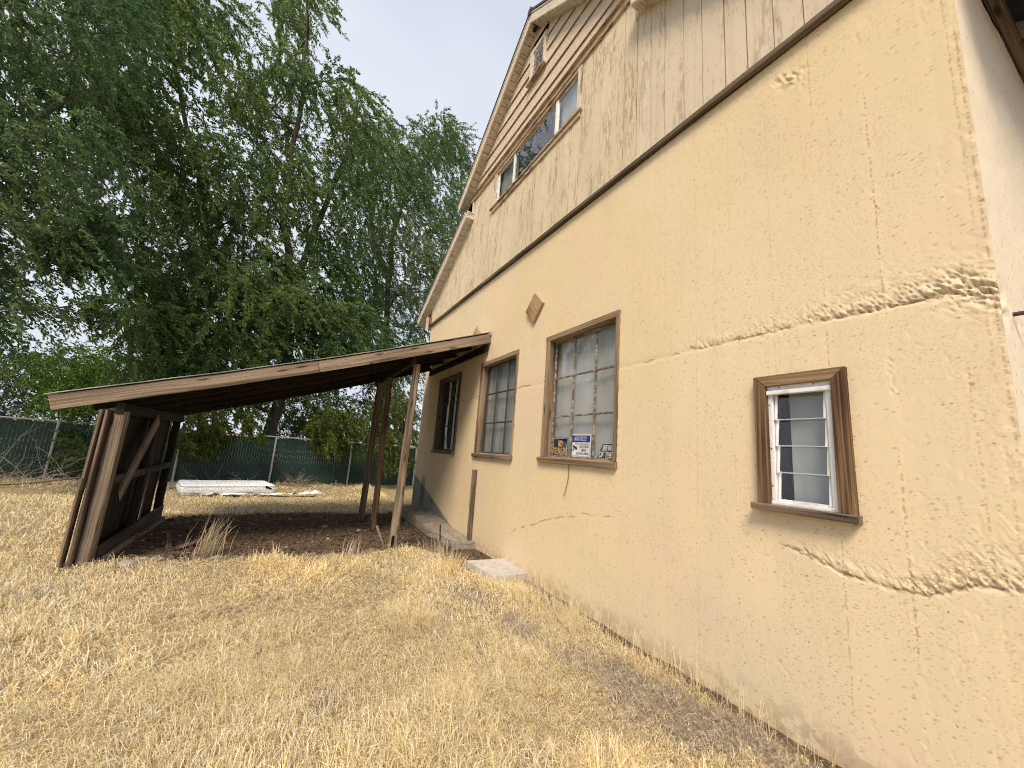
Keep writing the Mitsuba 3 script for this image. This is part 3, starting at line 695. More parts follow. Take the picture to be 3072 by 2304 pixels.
# louvred vent
k = HB + '__vent'; labels[k] = {'label': 'small louvred vent just under the gable peak'}
y0, y1, z0, z1 = VT
xo = WX - 0.075
put(k + '__casing_board', bx((xo, y0, z0), (WX - 0.01, y0 + 0.07, z1)), 'fascia_paint')
put(k + '__casing_board', bx((xo, y1 - 0.09, z0), (WX - 0.01, y1, z1)), 'fascia_paint')
put(k + '__casing_board', bx((xo + 0.001, y0 + 0.07, z1 - 0.08), (WX - 0.01, y1 - 0.09, z1)), 'fascia_paint')
put(k + '__casing_board', bx((xo + 0.001, y0 + 0.07, z0), (WX - 0.01, y1 - 0.09, z0 + 0.05)), 'fascia_paint')
put(k + '__sill', bx((xo - 0.035, y0 - 0.02, z0 - 0.04), (WX - 0.02, y1 + 0.04, z0 - 0.003)), 'trim_paint')
for i in range(9):
    z = z0 + 0.085 + i * (z1 - z0 - 0.18) / 8.3
    put(k + '__slat', beam((WX - 0.045, y0 + 0.07, z), (WX - 0.045, y1 - 0.09, z), 0.018, 0.007, (1, 0, 0.5)), 'white_metal')
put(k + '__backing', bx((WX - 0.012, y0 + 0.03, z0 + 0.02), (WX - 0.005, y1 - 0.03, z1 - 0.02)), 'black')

# diamonds and the grey board fixed to the wall
for nm, yc, zc in (('lower right diamond plaque between two windows', 4.58, 3.57), ('upper part of a diamond plaque above the shed roof', 6.60, 3.62)):
    rh = 0.225 if yc < 5 else 0.21
    Vd, Fd = prism_yz([(yc - rh, zc + 0.01), (yc, zc - rh), (yc + rh * 0.98, zc), (yc, zc + rh)], WX - 0.045, WX + 0.01)
    kk = put(HB + '__diamond_plaque', (Vd, Fd, np.c_[(Vd[:, 1] + Vd[:, 2]) * 0.7, (Vd[:, 1] - Vd[:, 2]) * 0.7 + Vd[:, 0]]), 'diamond_wood')
    labels[kk] = {'label': 'wooden ' + nm}
put(HB + '__nailed_board', beam((WX - 0.035, 6.13, 0.10), (WX - 0.035, 6.15, 1.20), 0.105, 0.05, (0, 1, 0), seg=10, wob=0.002), 'grey_wood')
labels[HB + '__nailed_board'] = {'label': 'upright grey weathered board fixed to the wall'}
put(HB + '__hanging_wire', tube([(WX - 0.02, 3.63, 1.43), (WX - 0.022, 3.62, 1.30), (WX - 0.028, 3.64, 1.18), (WX - 0.03, 3.68, 1.08)], 0.004, 5), 'trim_dark')

# ------------------------------------------------------------------ signs standing inside the nine-pane window
XS_ = WX + 0.094


def lettering(text, h, y_right_reading, z, x, bold=True, slant=0.0, squeeze=1.0):
    """text that reads towards -y, facing -x; starts at y"""
    m = meshkit.text_mesh(text, h, 0.0012, bold=bold)
    V = np.array(m.vertices); V[:, 0] = V[:, 0] * squeeze + slant * V[:, 1]
    return np.c_[x - V[:, 2], y_right_reading - V[:, 0], z + V[:, 1]], np.array(m.faces), np.zeros((len(V), 2))


def text_width(t, h, bold=True, sq=1.0):
    m = meshkit.text_mesh(t, h, 0.001, bold=bold); return (m.bounds[1][0] - m.bounds[0][0]) * sq


def centred(t, h, yc, z, x, bold=True, slant=0.0, width=None):
    w = text_width(t, h, bold); sq = (width / w) if width else 1.0
    return lettering(t, h, yc + w * sq / 2, z, x, bold, slant, sq)


for nm, col in (('sign_black', (0.012, 0.014, 0.014)), ('sign_orange', (0.75, 0.42, 0.13)), ('sign_white', (0.78, 0.79, 0.80)), ('sign_blue', (0.012, 0.05, 0.28)), ('sign_grey', (0.30, 0.30, 0.31)), ('sign_dark', (0.05, 0.055, 0.06))):
    scene[nm] = rough(rgb(*col), 0.5, 0.4)
s = 'no_trespassing_sign'; tag(s, 'black and orange NO TRESPASSING sign in the lower left pane of the signed window', 'sign')
zb = 1.525
put(s + '__plate', bx((XS_, 3.815, zb), (XS_ + 0.004, 4.115, zb + 0.215), 0.001), 'sign_black')
put(s + '__border', join([bx((XS_ - 0.0015, 3.822, zb + 0.205), (XS_, 4.108, zb + 0.209), 0.0004), bx((XS_ - 0.0015, 3.822, zb + 0.006), (XS_, 3.826, zb + 0.205), 0.0004), bx((XS_ - 0.0015, 4.104, zb + 0.006), (XS_, 4.108, zb + 0.205), 0.0004)]), 'sign_white')
put(s + '__lettering', join([centred('NO', 0.070, 3.965, zb + 0.108, XS_ - 0.0006, width=0.085), centred('TRESPASSING', 0.080, 3.965, zb + 0.014, XS_ - 0.0006, False, width=0.270)]), 'sign_orange')
s = 'notice_sign'; tag(s, 'white NOTICE 24 hour video surveillance sign with blue header in the middle bottom pane', 'sign')
yr, yl, zt = 3.402, 3.765, zb + 0.255
put(s + '__plate', bx((XS_ + 0.001, yr, zb - 0.005), (XS_ + 0.005, yl, zt), 0.001), 'sign_white')
put(s + '__border', join([bx((XS_ - 0.0006, yr + 0.014, zb + 0.008), (XS_ + 0.001, yl - 0.014, zb + 0.011), 0.0004), bx((XS_ - 0.0006, yr + 0.014, zb + 0.012), (XS_ + 0.001, yr + 0.017, zt - 0.018), 0.0004), bx((XS_ - 0.0006, yl - 0.017, zb + 0.012), (XS_ + 0.001, yl - 0.014, zt - 0.018), 0.0004),
                         bx((XS_ - 0.0008, yr + 0.012, zt - 0.09), (XS_ + 0.001, yl - 0.012, zt - 0.014), 0.0004)]), 'sign_black')
put(s + '__header', bx((XS_ - 0.0022, yr + 0.020, zt - 0.084), (XS_ - 0.0008, yl - 0.020, zt - 0.020), 0.0004), 'sign_blue')
put(s + '__header_lettering', centred('NOTICE', 0.046, (yr + yl) / 2, zt - 0.075, XS_ - 0.0022, False, slant=0.18, width=0.21), 'sign_white')
yc = yr + 0.115
put(s + '__lettering', join([centred('THIS AREA IS UNDER', 0.014, yr + 0.155, zt - 0.116, XS_, False, width=0.235), centred('24 HOUR', 0.026, yc, zt - 0.153, XS_, width=0.150), centred('VIDEO', 0.026, yc, zt - 0.192, XS_, width=0.100), centred('SURVEILLANCE', 0.024, yr + 0.140, zt - 0.230, XS_, width=0.220)]), 'sign_black')
put(s + '__camera_symbol', join([beam((XS_ - 0.0005, yl - 0.055, zt - 0.135), (XS_ - 0.0005, yl - 0.135, zt - 0.165), 0.022, 0.0014, (0, 0, 1)), beam((XS_ - 0.0005, yl - 0.055, zt - 0.157), (XS_ - 0.0005, yl - 0.125, zt - 0.182), 0.007, 0.0014, (0, 0, 1)),
                                beam((XS_ - 0.0005, yl - 0.075, zt - 0.165), (XS_ - 0.0005, yl - 0.06, zt - 0.19), 0.012, 0.0014, (0, 1, 0)), beam((XS_ - 0.0005, yl - 0.065, zt - 0.19), (XS_ - 0.0005, yl - 0.035, zt - 0.186), 0.010, 0.0014, (0, 0, 1)), beam((XS_ - 0.0005, yl - 0.032, zt - 0.165), (XS_ - 0.0005, yl - 0.032, zt - 0.215), 0.010, 0.0014, (0, 1, 0))]), 'sign_black')
s = 'beware_sign'; tag(s, 'dark slanted BEWARE OF THE DOG sign partly hidden by the right jamb', 'sign')
zc0 = zb - 0.004
para = [(3.315, zc0), (2.78, zc0), (2.74, zc0 + 0.165), (3.215, zc0 + 0.165)]
def slab(pts, x0, x1):
    V, F = prism_yz(pts, x0, x1); return V, F, np.zeros((len(V), 2))
put(s + '__plate', slab(para, XS_, XS_ + 0.004), 'sign_dark')
put(s + '__border', join([beam((XS_ - 0.0006, 3.205, zc0 + 0.157), (XS_ - 0.0006, 2.76, zc0 + 0.157), 0.005, 0.0014, (0, 0, 1)), beam((XS_ - 0.0006, 3.205, zc0 + 0.157), (XS_ - 0.0006, 3.298, zc0 + 0.004), 0.006, 0.0014, (0, 1, 0))]), 'sign_white')
put(s + '__lettering', join([lettering('BEWARE', 0.056, 3.212, zc0 + 0.086, XS_ - 0.0002, True, 0.28, 0.80), lettering('OF THE DOG', 0.056, 3.268, zc0 + 0.014, XS_ - 0.0002, True, 0.28, 0.72)]), 'sign_white')
# ------------------------------------------------------------------ the lean-to shed
SH = 'lean_to_shed'
tag(SH, 'low lean-to shed of weathered dark timber with a sloping roof against the concrete wall', 'shed')
def roof_z(x): return 1.61 + 0.351 * (x + 2.24) - 0.05 * math.sin(math.pi * np.clip((x + 2.24) / 5.0, 0, 1))   # foot of the rake board
NS = 24
xsR = np.linspace(-2.26, 2.76, NS + 1)


def sagging(x0, x1, y, dz, w, t, seed=0, n=12, wob=0.001):
    ms = []; xq = np.linspace(x0, x1, n + 1)
    up = np.array([-0.33, 0, 0.94])
    r_ = np.random.default_rng(seed); offu = r_.uniform(0, 30); V, F, U = [], [], []
    S = np.array([[-w / 2, -t / 2], [w / 2 - 0.004, -t / 2], [w / 2, -t / 2 + 0.004], [w / 2, t / 2], [-w / 2, t / 2], [-w / 2, -t / 2]])
    per = np.r_[0, np.cumsum(np.linalg.norm(np.diff(S, axis=0), axis=1))] + seed * 1.3
    for i, x in enumerate(xq):
        c = np.array([x, y, roof_z(x) + dz + w / 2]) + r_.normal(0, wob, 3)
        for (a, b), pp in zip(S, per): V.append(c + up * a + np.array([0, 1, 0]) * b); U.append((x * 1.06 + offu, pp))
    for i in range(n):
        for j in range(5):
            A = i * 6 + j; F += [[A, A + 1, A + 7], [A, A + 7, A + 6]]
    e = n * 6
    for j in (1, 2, 3): F += [[0, j + 1, j], [e, e + j, e + j + 1]]
    return np.array(V), np.array(F), np.array(U)


YF, YB = 6.0, 9.30
put(SH + '__rake_board', sagging(-2.25, 0.21, YF, 0.0, 0.158, 0.038, 1), 'rake_wood')
put(SH + '__rake_board', sagging(0.216, 2.765, YF - 0.001, 0.0, 0.155, 0.038, 2), 'rake_wood')
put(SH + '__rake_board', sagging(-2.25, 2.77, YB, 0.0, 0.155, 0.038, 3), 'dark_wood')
rr = np.random.default_rng(8)
for i in range(33):                                             # roof planks, seen from below
    x0 = -2.24 + i * 0.1515; x1 = x0 + 0.143; za, zb_ = roof_z(x0) + 0.150, roof_z(x1) + 0.150
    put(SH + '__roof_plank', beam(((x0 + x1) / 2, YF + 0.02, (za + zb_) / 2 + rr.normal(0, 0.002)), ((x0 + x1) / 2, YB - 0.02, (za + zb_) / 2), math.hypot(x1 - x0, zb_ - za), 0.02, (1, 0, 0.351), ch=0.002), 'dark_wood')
xq = np.linspace(-2.30, 2.78, 50); yq = np.linspace(YF - 0.035, YB + 0.04, 20)
XQ, YQ = np.meshgrid(xq, yq, indexing='ij')
ZQ = np.vectorize(roof_z)(XQ) + 0.176 + 0.012 * (n3(XQ, YQ, 2.3, 120) - 0.4)
top_, fq, _ = sheet(np.stack([XQ, YQ, ZQ + 0.008], -1)); bot_, _, _ = sheet(np.stack([XQ, YQ, ZQ], -1))
nn = len(top_); idx = np.arange(nn).reshape(50, 20); rim = np.r_[idx[:, 0], idx[-1, 1:], idx[-2::-1, -1], idx[0, -2:0:-1]]
rim2 = np.roll(rim, -1)
put(SH + '__roofing_felt', (np.vstack([top_, bot_]), np.vstack([fq, fq[:, ::-1] + nn, np.c_[rim, rim2, rim2 + nn], np.c_[rim, rim2 + nn, rim + nn]]), None), 'roll_roofing')
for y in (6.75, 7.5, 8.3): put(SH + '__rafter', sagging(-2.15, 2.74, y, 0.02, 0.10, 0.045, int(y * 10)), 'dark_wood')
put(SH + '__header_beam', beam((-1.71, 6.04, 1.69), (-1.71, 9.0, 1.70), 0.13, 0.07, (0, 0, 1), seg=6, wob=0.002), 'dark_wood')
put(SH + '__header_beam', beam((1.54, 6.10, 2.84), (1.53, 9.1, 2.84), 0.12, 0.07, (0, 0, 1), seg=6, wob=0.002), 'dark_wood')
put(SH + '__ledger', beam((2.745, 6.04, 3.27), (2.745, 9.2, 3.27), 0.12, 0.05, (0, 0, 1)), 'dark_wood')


def rough_post(x, y, z1, w, t, seed, bsdf, taper=0.9, lean=(0, 0)):
    return put(SH + '__post', beam((x, y, -0.15), (x + lean[0], y + lean[1], z1), w, t, (1, 0, 0), ch=0.022, seg=16, wob=0.0032, seed=seed, shrink=taper), bsdf)


k1 = rough_post(-1.71, 6.10, 1.66, 0.135, 0.10, 1, 'post_wood', 0.95, (0.015, 0))
labels[k1] = {'label': 'knotty grey squared front left post'}
k1 = rough_post(1.56, 6.17, 2.80, 0.115, 0.105, 2, 'post_wood', 0.9, (0.055, 0.0)); labels[k1] = {'label': 'front post split and rotten at its foot'}
put(SH + '__rotten_hollow', beam((1.525, 6.112, 0.02), (1.545, 6.108, 0.20), 0.035, 0.012, (1, 0, 0), seg=4, wob=0.004), 'black')
g2 = np.linspace(-0.1, 2.78, 24); w2 = 0.055 + 0.004 * np.sin(g2 * 5)
k1 = put(SH + '__post', tube(np.c_[1.55 - 0.035 * g2 / 2.7 + 0.006 * np.sin(g2 * 3.1), np.full(24, 7.67), g2], w2, 9, rough=0.05, seed=4), 'bark_log'); labels[k1] = {'label': 'round reddish log post, the middle one of three'}
k1 = put(SH + '__post', tube(np.c_[1.49 + 0.03 * g2 / 2.7, np.full(24, 8.62), g2], 0.062, 9, rough=0.03, seed=5), 'post_wood'); labels[k1] = {'label': 'rearmost of the three posts beside the wall'}
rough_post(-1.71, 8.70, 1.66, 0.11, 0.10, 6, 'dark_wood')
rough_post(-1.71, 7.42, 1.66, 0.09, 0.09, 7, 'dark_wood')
# left wall: upright planks outside the posts, rails inside
ye = 5.97; i = 0
while ye < 8.66:
    wd = rr.uniform(0.15, 0.21)
    if 7.93 < ye < 8.15: ye = 8.17                                # a missing plank
    z0, z1 = (-0.06 + rr.uniform(0, 0.04)), 1.66
    put(SH + '__wall_plank', beam((-1.80 + rr.normal(0, 0.003), ye + wd / 2, z0), (-1.80 + rr.normal(0, 0.004), ye + wd / 2, z1), wd - 0.012, 0.024, (0, 1, 0), ch=0.003), 'grey_wood' if i == 0 else 'dark_wood')
    ye += wd; i += 1
put(SH + '__wall_plank', beam((-1.845, 6.01, 0.80), (-1.835, 6.01, 1.66), 0.11, 0.022, (0, 1, 0)), 'grey_wood')
put(SH + '__wall_plank', beam((-1.855, 6.00, -0.05), (-1.848, 6.00, 0.92), 0.13, 0.022, (0, 1, 0)), 'grey_wood')
put(SH + '__brace', beam((-1.655, 6.44, 0.66), (-1.655, 7.35, 1.62), 0.19, 0.025, (0, -0.72, 0.68), ch=0.003), 'grey_wood')
labels[SH + '__brace'] = {'label': 'grey diagonal brace inside the left wall'}
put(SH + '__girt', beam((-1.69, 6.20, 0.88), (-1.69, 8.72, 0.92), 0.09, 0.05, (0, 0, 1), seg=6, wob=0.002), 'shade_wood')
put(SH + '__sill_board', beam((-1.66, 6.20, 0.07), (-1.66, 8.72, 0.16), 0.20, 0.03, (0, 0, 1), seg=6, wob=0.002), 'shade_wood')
put(SH + '__sill_board', beam((-1.615, 6.22, 0.0), (-1.615, 8.70, 0.03), 0.09, 0.05, (0, 0, 1), seg=6, wob=0.002), 'grey_wood')

# ------------------------------------------------------------------ concrete pieces by the wall
def conc(c0, c1, sp=0.6):
    return lambda p, n, uv: mix(mix(c0, c1, fbm(p.x * 7, p.y * 7, p.z * 7, 4)), (0.13, 0.12, 0.10), smoothstep(0.56, 0.70, fbm(p.x * 26, p.y * 26, p.z * 26, 3)) * sp)
scene['old_concrete'] = bumped(lambda p, n, uv: fbm(p.x * 30, p.y * 30, p.z * 30, 3), 0.008, diffuse(proc(conc((0.22, 0.20, 0.165), (0.36, 0.33, 0.28)))), 2e-3)
scene['pale_concrete'] = bumped(lambda p, n, uv: fbm(p.x * 40, p.y * 40, p.z * 40, 3), 0.004, diffuse(proc(conc((0.44, 0.43, 0.41), (0.58, 0.57, 0.55), 0.25))), 2e-3)


def rocky(lo, hi, n, amp, seed, shape=None):
    b = trimesh.creation.box(extents=np.subtract(hi, lo)); b.apply_translation((np.asarray(lo) + hi) / 2)
    V, F = trimesh.remesh.subdivide_to_size(b.vertices, b.faces, n)
    m = trimesh.Trimesh(V, F); m.merge_vertices()
    V = np.array(m.vertices)
    if shape is not None: V = shape(V)
    d = np.stack([meshkit.fbm(V * 6 + 9 * j, 3, seed + j) + 0.5 * meshkit.fbm(V * 22 + 9 * j, 2, seed + 5 + j) - 0.75 for j in range(3)], -1)
    return V + d * amp, np.array(m.faces), None


def foot(V):
    V = V.copy(); t = (V[:, 1] - 5.95) / 3.2
    topm = V[:, 2] > 0.1
    V[:, 2] = np.where(topm, 0.06 + 0.10 * np.clip(t * 1.6, 0, 1) + 0.05 * (V[:, 0] - 2.35), V[:, 2])
    V[:, 0] += np.where(V[:, 0] < 2.6, (1 - np.clip(t * 3, 0, 1)) * 0.12, 0)
    return V


put('concrete_footing', rocky((2.36, 5.95, -0.15), (2.81, 9.3, 0.26), 0.07, 0.05, 3, foot), 'old_concrete', 40)
tag('concrete_footing', 'rough broken concrete footing along the wall behind the shed posts', 'footing')
def slabshape(V):
    V = V.copy(); V[:, 0] += (V[:, 1] - 4.7) * -0.10 * (V[:, 0] < 2.6); return V
put('concrete_slab', rocky((2.30, 4.36, -0.12), (2.80, 5.06, 0.075), 0.05, 0.008, 8, slabshape), 'pale_concrete', 40)
tag('concrete_slab', 'small pale concrete slab on the ground against the wall', 'slab')
put('iron_stub', tube([(2.40, 6.45, -0.05), (2.38, 6.45, 0.18), (2.37, 6.44, 0.28)], 0.012, 6), 'dark_metal')
tag('iron_stub', 'thin dark iron stake standing against the broken footing', 'stake')

# things lying about
def gz(x, y): return float(ground_h(np.array([x]), np.array([y]))[0])
put('wooden_stake', beam((-1.10, 6.62, -0.02), (-1.27, 7.35, 0.10), 0.075, 0.02, (1, 0, 0.1), seg=4, wob=0.002, shrink=0.45), 'grey_wood')
tag('wooden_stake', 'pointed grey wood splinter lying in the shed near its left wall', 'stake')
put('driftwood_log', tube([(-1.02, 6.62, 0.03), (-0.88, 6.82, 0.045), (-0.72, 7.1, 0.03), (-0.60, 7.35, 0.02)], [0.032, 0.034, 0.026, 0.018], 7, rough=0.1, seed=3), 'grey_wood')
tag('driftwood_log', 'short grey log lying beside the pointed wood splinter', 'log')
put('leaning_lath', beam((1.46, 6.27, 0.0), (1.37, 6.50, 0.27), 0.035, 0.012, (1, 0, 0), seg=3, wob=0.002), 'grey_wood')
tag('leaning_lath', 'thin grey lath leaning at the foot of the front post', 'lath')
rr = np.random.default_rng(5)
for i, (x, y, s) in enumerate([(-1.32, 5.98, 0.07), (-1.43, 5.83, 0.045), (-1.12, 6.16, 0.05), (-0.92, 5.92, 0.04), (-0.55, 6.15, 0.045), (-1.25, 6.25, 0.035)]):
    m = trimesh.creation.icosphere(subdivisions=2, radius=1.0); Vq = np.array(m.vertices)
    Vq = Vq * (1 + 0.5 * (meshkit.fbm(Vq * 1.3 + 7 * i, 2, i) - 0.5))[:, None] * np.array([1.3, 1.0, 0.6]) * s
    k = numbered('stone'); scene[k] = mikit.ply((Vq + [x, y, gz(x, y) + 0.35 * s], np.array(m.faces)), 'old_concrete', smooth=35)
    tag(k, ['largest pale brown stone, just right of the left front shed post', 'pale brown stone nearest to the foot of the left front shed post', 'second largest pale brown stone, right of and behind the largest one', 'pale brown stone at the straw edge, third from the left shed post', 'pale brown stone farthest right of the shed post, near the tall grass tuft', 'smallest pale brown stone, farthest back beside the shed sill'][i], 'stone', 'stones on the bare soil by the left shed post')

# mattress and rag
def mattress():
    L, W, Hh = 1.93, 1.32, 0.25
    u = np.linspace(-1, 1, 61); v = np.linspace(-1, 1, 43); Uq, Vq = np.meshgrid(u, v, indexing='ij')
    def se(a, r): return np.sign(a) * np.minimum(np.abs(a), 1)
    out = []
    edge = np.minimum((1 - np.abs(Uq)) * L / 2, (1 - np.abs(Vq)) * W / 2)
    rnd = np.clip(edge / 0.05, 0, 1)
    quilt = 0.005 * (np.cos(Uq * L / 2 * 2 * np.pi / 0.18) * np.cos(Vq * W / 2 * 2 * np.pi / 0.18)) * np.clip(edge / 0.12, 0, 1)
    topz = Hh / 2 - 0.03 * (1 - np.sqrt(1 - (1 - rnd) ** 2)) + quilt + 0.05 * (n3(Uq, Vq, 1.5, 5) - 0.5) * np.clip(edge / 0.2, 0, 1)
    cx = Uq * L / 2; cyy = Vq * W / 2
    rr_ = 0.10                                                           # rounded plan corners
    ax, ay = np.abs(cx) - (L / 2 - rr_), np.abs(cyy) - (W / 2 - rr_)
    q = (ax > 0) & (ay > 0); d = np.hypot(np.maximum(ax, 1e-9), np.maximum(ay, 1e-9)); m_ = np.maximum(ax, ay)
    s = np.where(q, m_ / d, 1)
    cx = np.where(q, np.sign(cx) * (L / 2 - rr_ + ax * s), cx); cyy = np.where(q, np.sign(cyy) * (W / 2 - rr_ + ay * s), cyy)
    tp = np.stack([cx, cyy, topz], -1); bt = np.stack([cx, cyy, -topz + 0.0], -1)
    V1, F1, _ = sheet(tp); V2, F2, _ = sheet(bt)
    idx = np.arange(61 * 43).reshape(61, 43); rim = np.r_[idx[:, 0], idx[-1, 1:], idx[-2::-1, -1], idx[0, -2:0:-1]]
    ring = V1[rim]; c = ring.copy(); c[:, 2] = 0
    sides, nR = [], len(rim)
    for t in np.linspace(0, 1, 9):
        p_ = ring.copy(); p_[:, 2] = ring[:, 2] * (1 - 2 * t)
        out_ = np.c_[ring[:, 0], ring[:, 1]]; out_ = out_ / np.linalg.norm(out_, axis=1, keepdims=True)
        p_[:, :2] += out_ * (0.022 * math.sin(math.pi * t) + 0.016 * (n3(ring[:, 0], ring[:, 1] + 5 * t, 6, 6) - 0.5))[:, None]
        sides.append(p_)
    V3 = np.vstack(sides); F3 = []
    for a in range(8):
        for j in range(nR):
            A, B = a * nR + j, a * nR + (j + 1) % nR; F3 += [[A, B, B + nR], [A, B + nR, A + nR]]
    return (V1, F1), (V2, F2), (V3, np.array(F3)), ring


ca, sa = math.cos(math.radians(14)), math.sin(math.radians(14)); MC = np.array([-1.20, 12.62, 0.135])
def mplace(V): return np.c_[V[:, 0] * ca - V[:, 1] * sa, V[:, 0] * sa + V[:, 1] * ca, V[:, 2]] + MC
scene['mattress_cloth'] = diffuse(proc(lambda p, n, uv: mix(mix((0.76, 0.79, 0.84), (0.66, 0.68, 0.71), fbm(p.x * 3, p.y * 3, p.z * 6, 3)), (0.30, 0.26, 0.22), smoothstep(0.60, 0.72, fbm(p.x * 6, p.y * 6, p.z * 14, 3)) * (1 - smoothstep(0.05, 0.22, p.z)) * 0.9)))
scene['mattress_piping'] = diffuse(rgb(0.30, 0.29, 0.29))
tp, bt, sd, ring = mattress()
tag('mattress', 'dirty white mattress lying flat on the grass behind the shed', 'mattress')
put('mattress__top', (mplace(tp[0]), tp[1], None), 'mattress_cloth', True)
put('mattress__side', (mplace(np.vstack([sd[0], bt[0]])), np.vstack([sd[1], bt[1] + len(sd[0])]), None), 'mattress_cloth', 50)
rg = ring.copy(); rg[:, :2] *= 1.004; rg[:, 2] += -0.006
put('mattress__piping', tube(mplace(np.vstack([rg, rg[:1]])), 0.010, 5, cap=False), 'mattress_piping')
put('mattress__tear', beam(mplace(np.array([[0.72, -0.685, 0.085]]))[0], mplace(np.array([[0.87, -0.686, 0.03]]))[0], 0.06, 0.012, (0, 0, 1), seg=3, wob=0.003, shrink=0.4), 'black')
t = np.linspace(0, 1, 60); v = np.linspace(-1, 1, 12); TT, VV = np.meshgrid(t, v, indexing='ij')
rx = -1.5 + 2.55 * TT + 0.05 * np.sin(TT * 9); ry = 11.83 + 0.32 * TT + VV * (0.07 + 0.16 * np.clip(TT - 0.55, 0, 1) * 2 * np.sin(np.pi * np.clip(TT, 0, 1))) + 0.05 * np.sin(TT * 14)
rz = 0.035 + 0.10 * np.clip(n3(rx, ry, 6, 9) - 0.38, 0, 1) * (1 + 2.0 * (TT > 0.7)) + 0.02 * n3(rx, ry, 16, 10)
mm = sheet(np.stack([rx, ry, rz], -1)); put('torn_sheet', (mm[0], mm[1], None), 'mattress_cloth', True)
tag('torn_sheet', 'crumpled strip of dirty white cloth on the grass in front of the mattress', 'cloth')

# ------------------------------------------------------------------ fence with dark green slats; rails of another fence behind it
FN = 'chain_link_fence'; tag(FN, 'chain link fence with dark green privacy slats across the back of the yard', 'fence')
def fy(x): return 15.25 + 0.095 * x
FT = 1.50
for i, x in enumerate([-8.0, -5.25, -2.75, -0.36, 2.02, 4.45, 7.0]):
    put(FN + '__post', tube([(x, fy(x) - 0.06, -0.2), (x, fy(x) - 0.06, FT + 0.03)], 0.030, 8), 'galvanised')
put(FN + '__top_rail', tube([(-14, fy(-14) - 0.03, FT), (9, fy(9) - 0.03, FT)], 0.021, 8), 'galvanised')
xs_ = np.arange(-14, 9, 0.073); rr = np.random.default_rng(2)
sl = []
for x in xs_:
    y = fy(x); w = 0.0325; dz_ = rr.uniform(-0.02, 0.0)
    sl.append((np.array([[x - w, y, 0.03], [x + w, y, 0.03], [x + w, y, FT - 0.04 + dz_], [x - w, y, FT - 0.04 + dz_], [x - w, y + 0.006, 0.03], [x + w, y + 0.006, 0.03], [x + w, y + 0.006, FT - 0.04 + dz_], [x - w, y + 0.006, FT - 0.04 + dz_]]),
               np.array([[0, 1, 2], [0, 2, 3], [4, 6, 5], [4, 7, 6], [0, 4, 1], [1, 4, 5], [1, 5, 2], [2, 5, 6], [2, 6, 3], [3, 6, 7], [3, 7, 0], [0, 7, 4]])))
k = put(FN + '__slat', join(sl)[:2] + (None,), 'slat_green'); labels[k] = {'label': 'dark green upright slats', 'kind': 'stuff'}
wr = []
for x in np.arange(-15, 9, 0.10):
    for sg in (1, -1):
        wr.append(tube([(x, fy(x) - 0.012 + 0.004 * sg, 0.02), (x + sg * FT * 0.8, fy(x + sg * FT * 0.8) - 0.012 + 0.004 * sg, FT - 0.02)], 0.0028, 3, cap=False))
k = put(FN + '__wire', join(wr)[:2] + (None,), 'slat_green'); labels[k] = {'label': 'diagonal wire mesh', 'kind': 'stuff'}
for x0, x1, zz_, lab in ((-7.3, -3.5, (0.56, 0.76, 0.95), 'pale rail fence seen through the green slats at the left'), (-2.55, -1.75, (0.62, 0.82, 1.0), 'short pale rail fence seen through the green slats beside the shed'), (-0.9, 1.6, (0.68, 0.86, 1.05), 'pale rail fence seen through the green slats behind the mattress')):
    k = numbered('rail_fence'); tag(k, lab, 'fence', None)
    for z in zz_: put(k + '__rail', bx((x0, 15.9 + 0.095 * x0, z - 0.025), (x1, 15.94 + 0.095 * x1, z + 0.03)) if False else beam((x0, 15.9 + 0.095 * x0, z), (x1, 15.9 + 0.095 * x1, z), 0.06, 0.03, (0, 0, 1)), 'white_metal')
    for x in (x0, x1): put(k + '__post', beam((x, 15.94 + 0.095 * x, -0.1), (x, 15.94 + 0.095 * x, zz_[-1] + 0.05), 0.06, 0.03, (1, 0, 0)), 'white_metal')
put('hanging_bottle', join([tube([(3.25, 15.44, 0.66), (3.25, 15.44, 0.70), (3.25, 15.44, 0.84), (3.25, 15.44, 0.88), (3.25, 15.44, 0.93)], [0.03, 0.05, 0.05, 0.02, 0.018], 8)]), 'white_metal')
tag('hanging_bottle', 'small pale bottle hanging on the green fence behind the posts', 'bottle')

# brush and dry shrubs: bare twigs
def twigs(cx, cy, n, L, spread, seed, rad=0.009, up=0.5, sub=3, bias=(0, 0)):
    g = np.random.default_rng(seed); ms = []
    for i in range(n):
        az = g.uniform(0, 2 * np.pi); s = np.array([cx + g.normal(0, spread), cy + g.normal(0, spread * 0.4), 0.03])
        d = unit([math.cos(az) + bias[0], 0.5 * math.sin(az) + bias[1], g.uniform(0.05, up * 2)]); l = L * g.uniform(0.5, 1.15)
        pts = [s]; dd = d.copy()
        for k_ in range(6):
            dd = unit(dd + g.normal(0, 0.16, 3) + np.array([0, 0, -0.06])); q = pts[-1] + dd * l / 6
            q[2] = max(q[2], 0.025); pts.append(q)
        r0 = rad * g.uniform(0.6, 1.2); ms.append(tube(pts, np.linspace(r0, r0 * 0.3, 7), 5))
        for j in range(sub):
            a = g.integers(1, 5); q = [pts[a]]; d2 = unit(pts[a + 1] - pts[a] + g.normal(0, 0.5, 3) * np.linalg.norm(pts[a + 1] - pts[a]) * 1.3)
            for k_ in range(4):
                d2 = unit(d2 + g.normal(0, 0.2, 3)); w = q[-1] + d2 * l * 0.09; w[2] = max(w[2], 0.02); q.append(w)
            ms.append(tube(q, np.linspace(r0 * 0.5, r0 * 0.2, 5), 4))
    return join(ms)


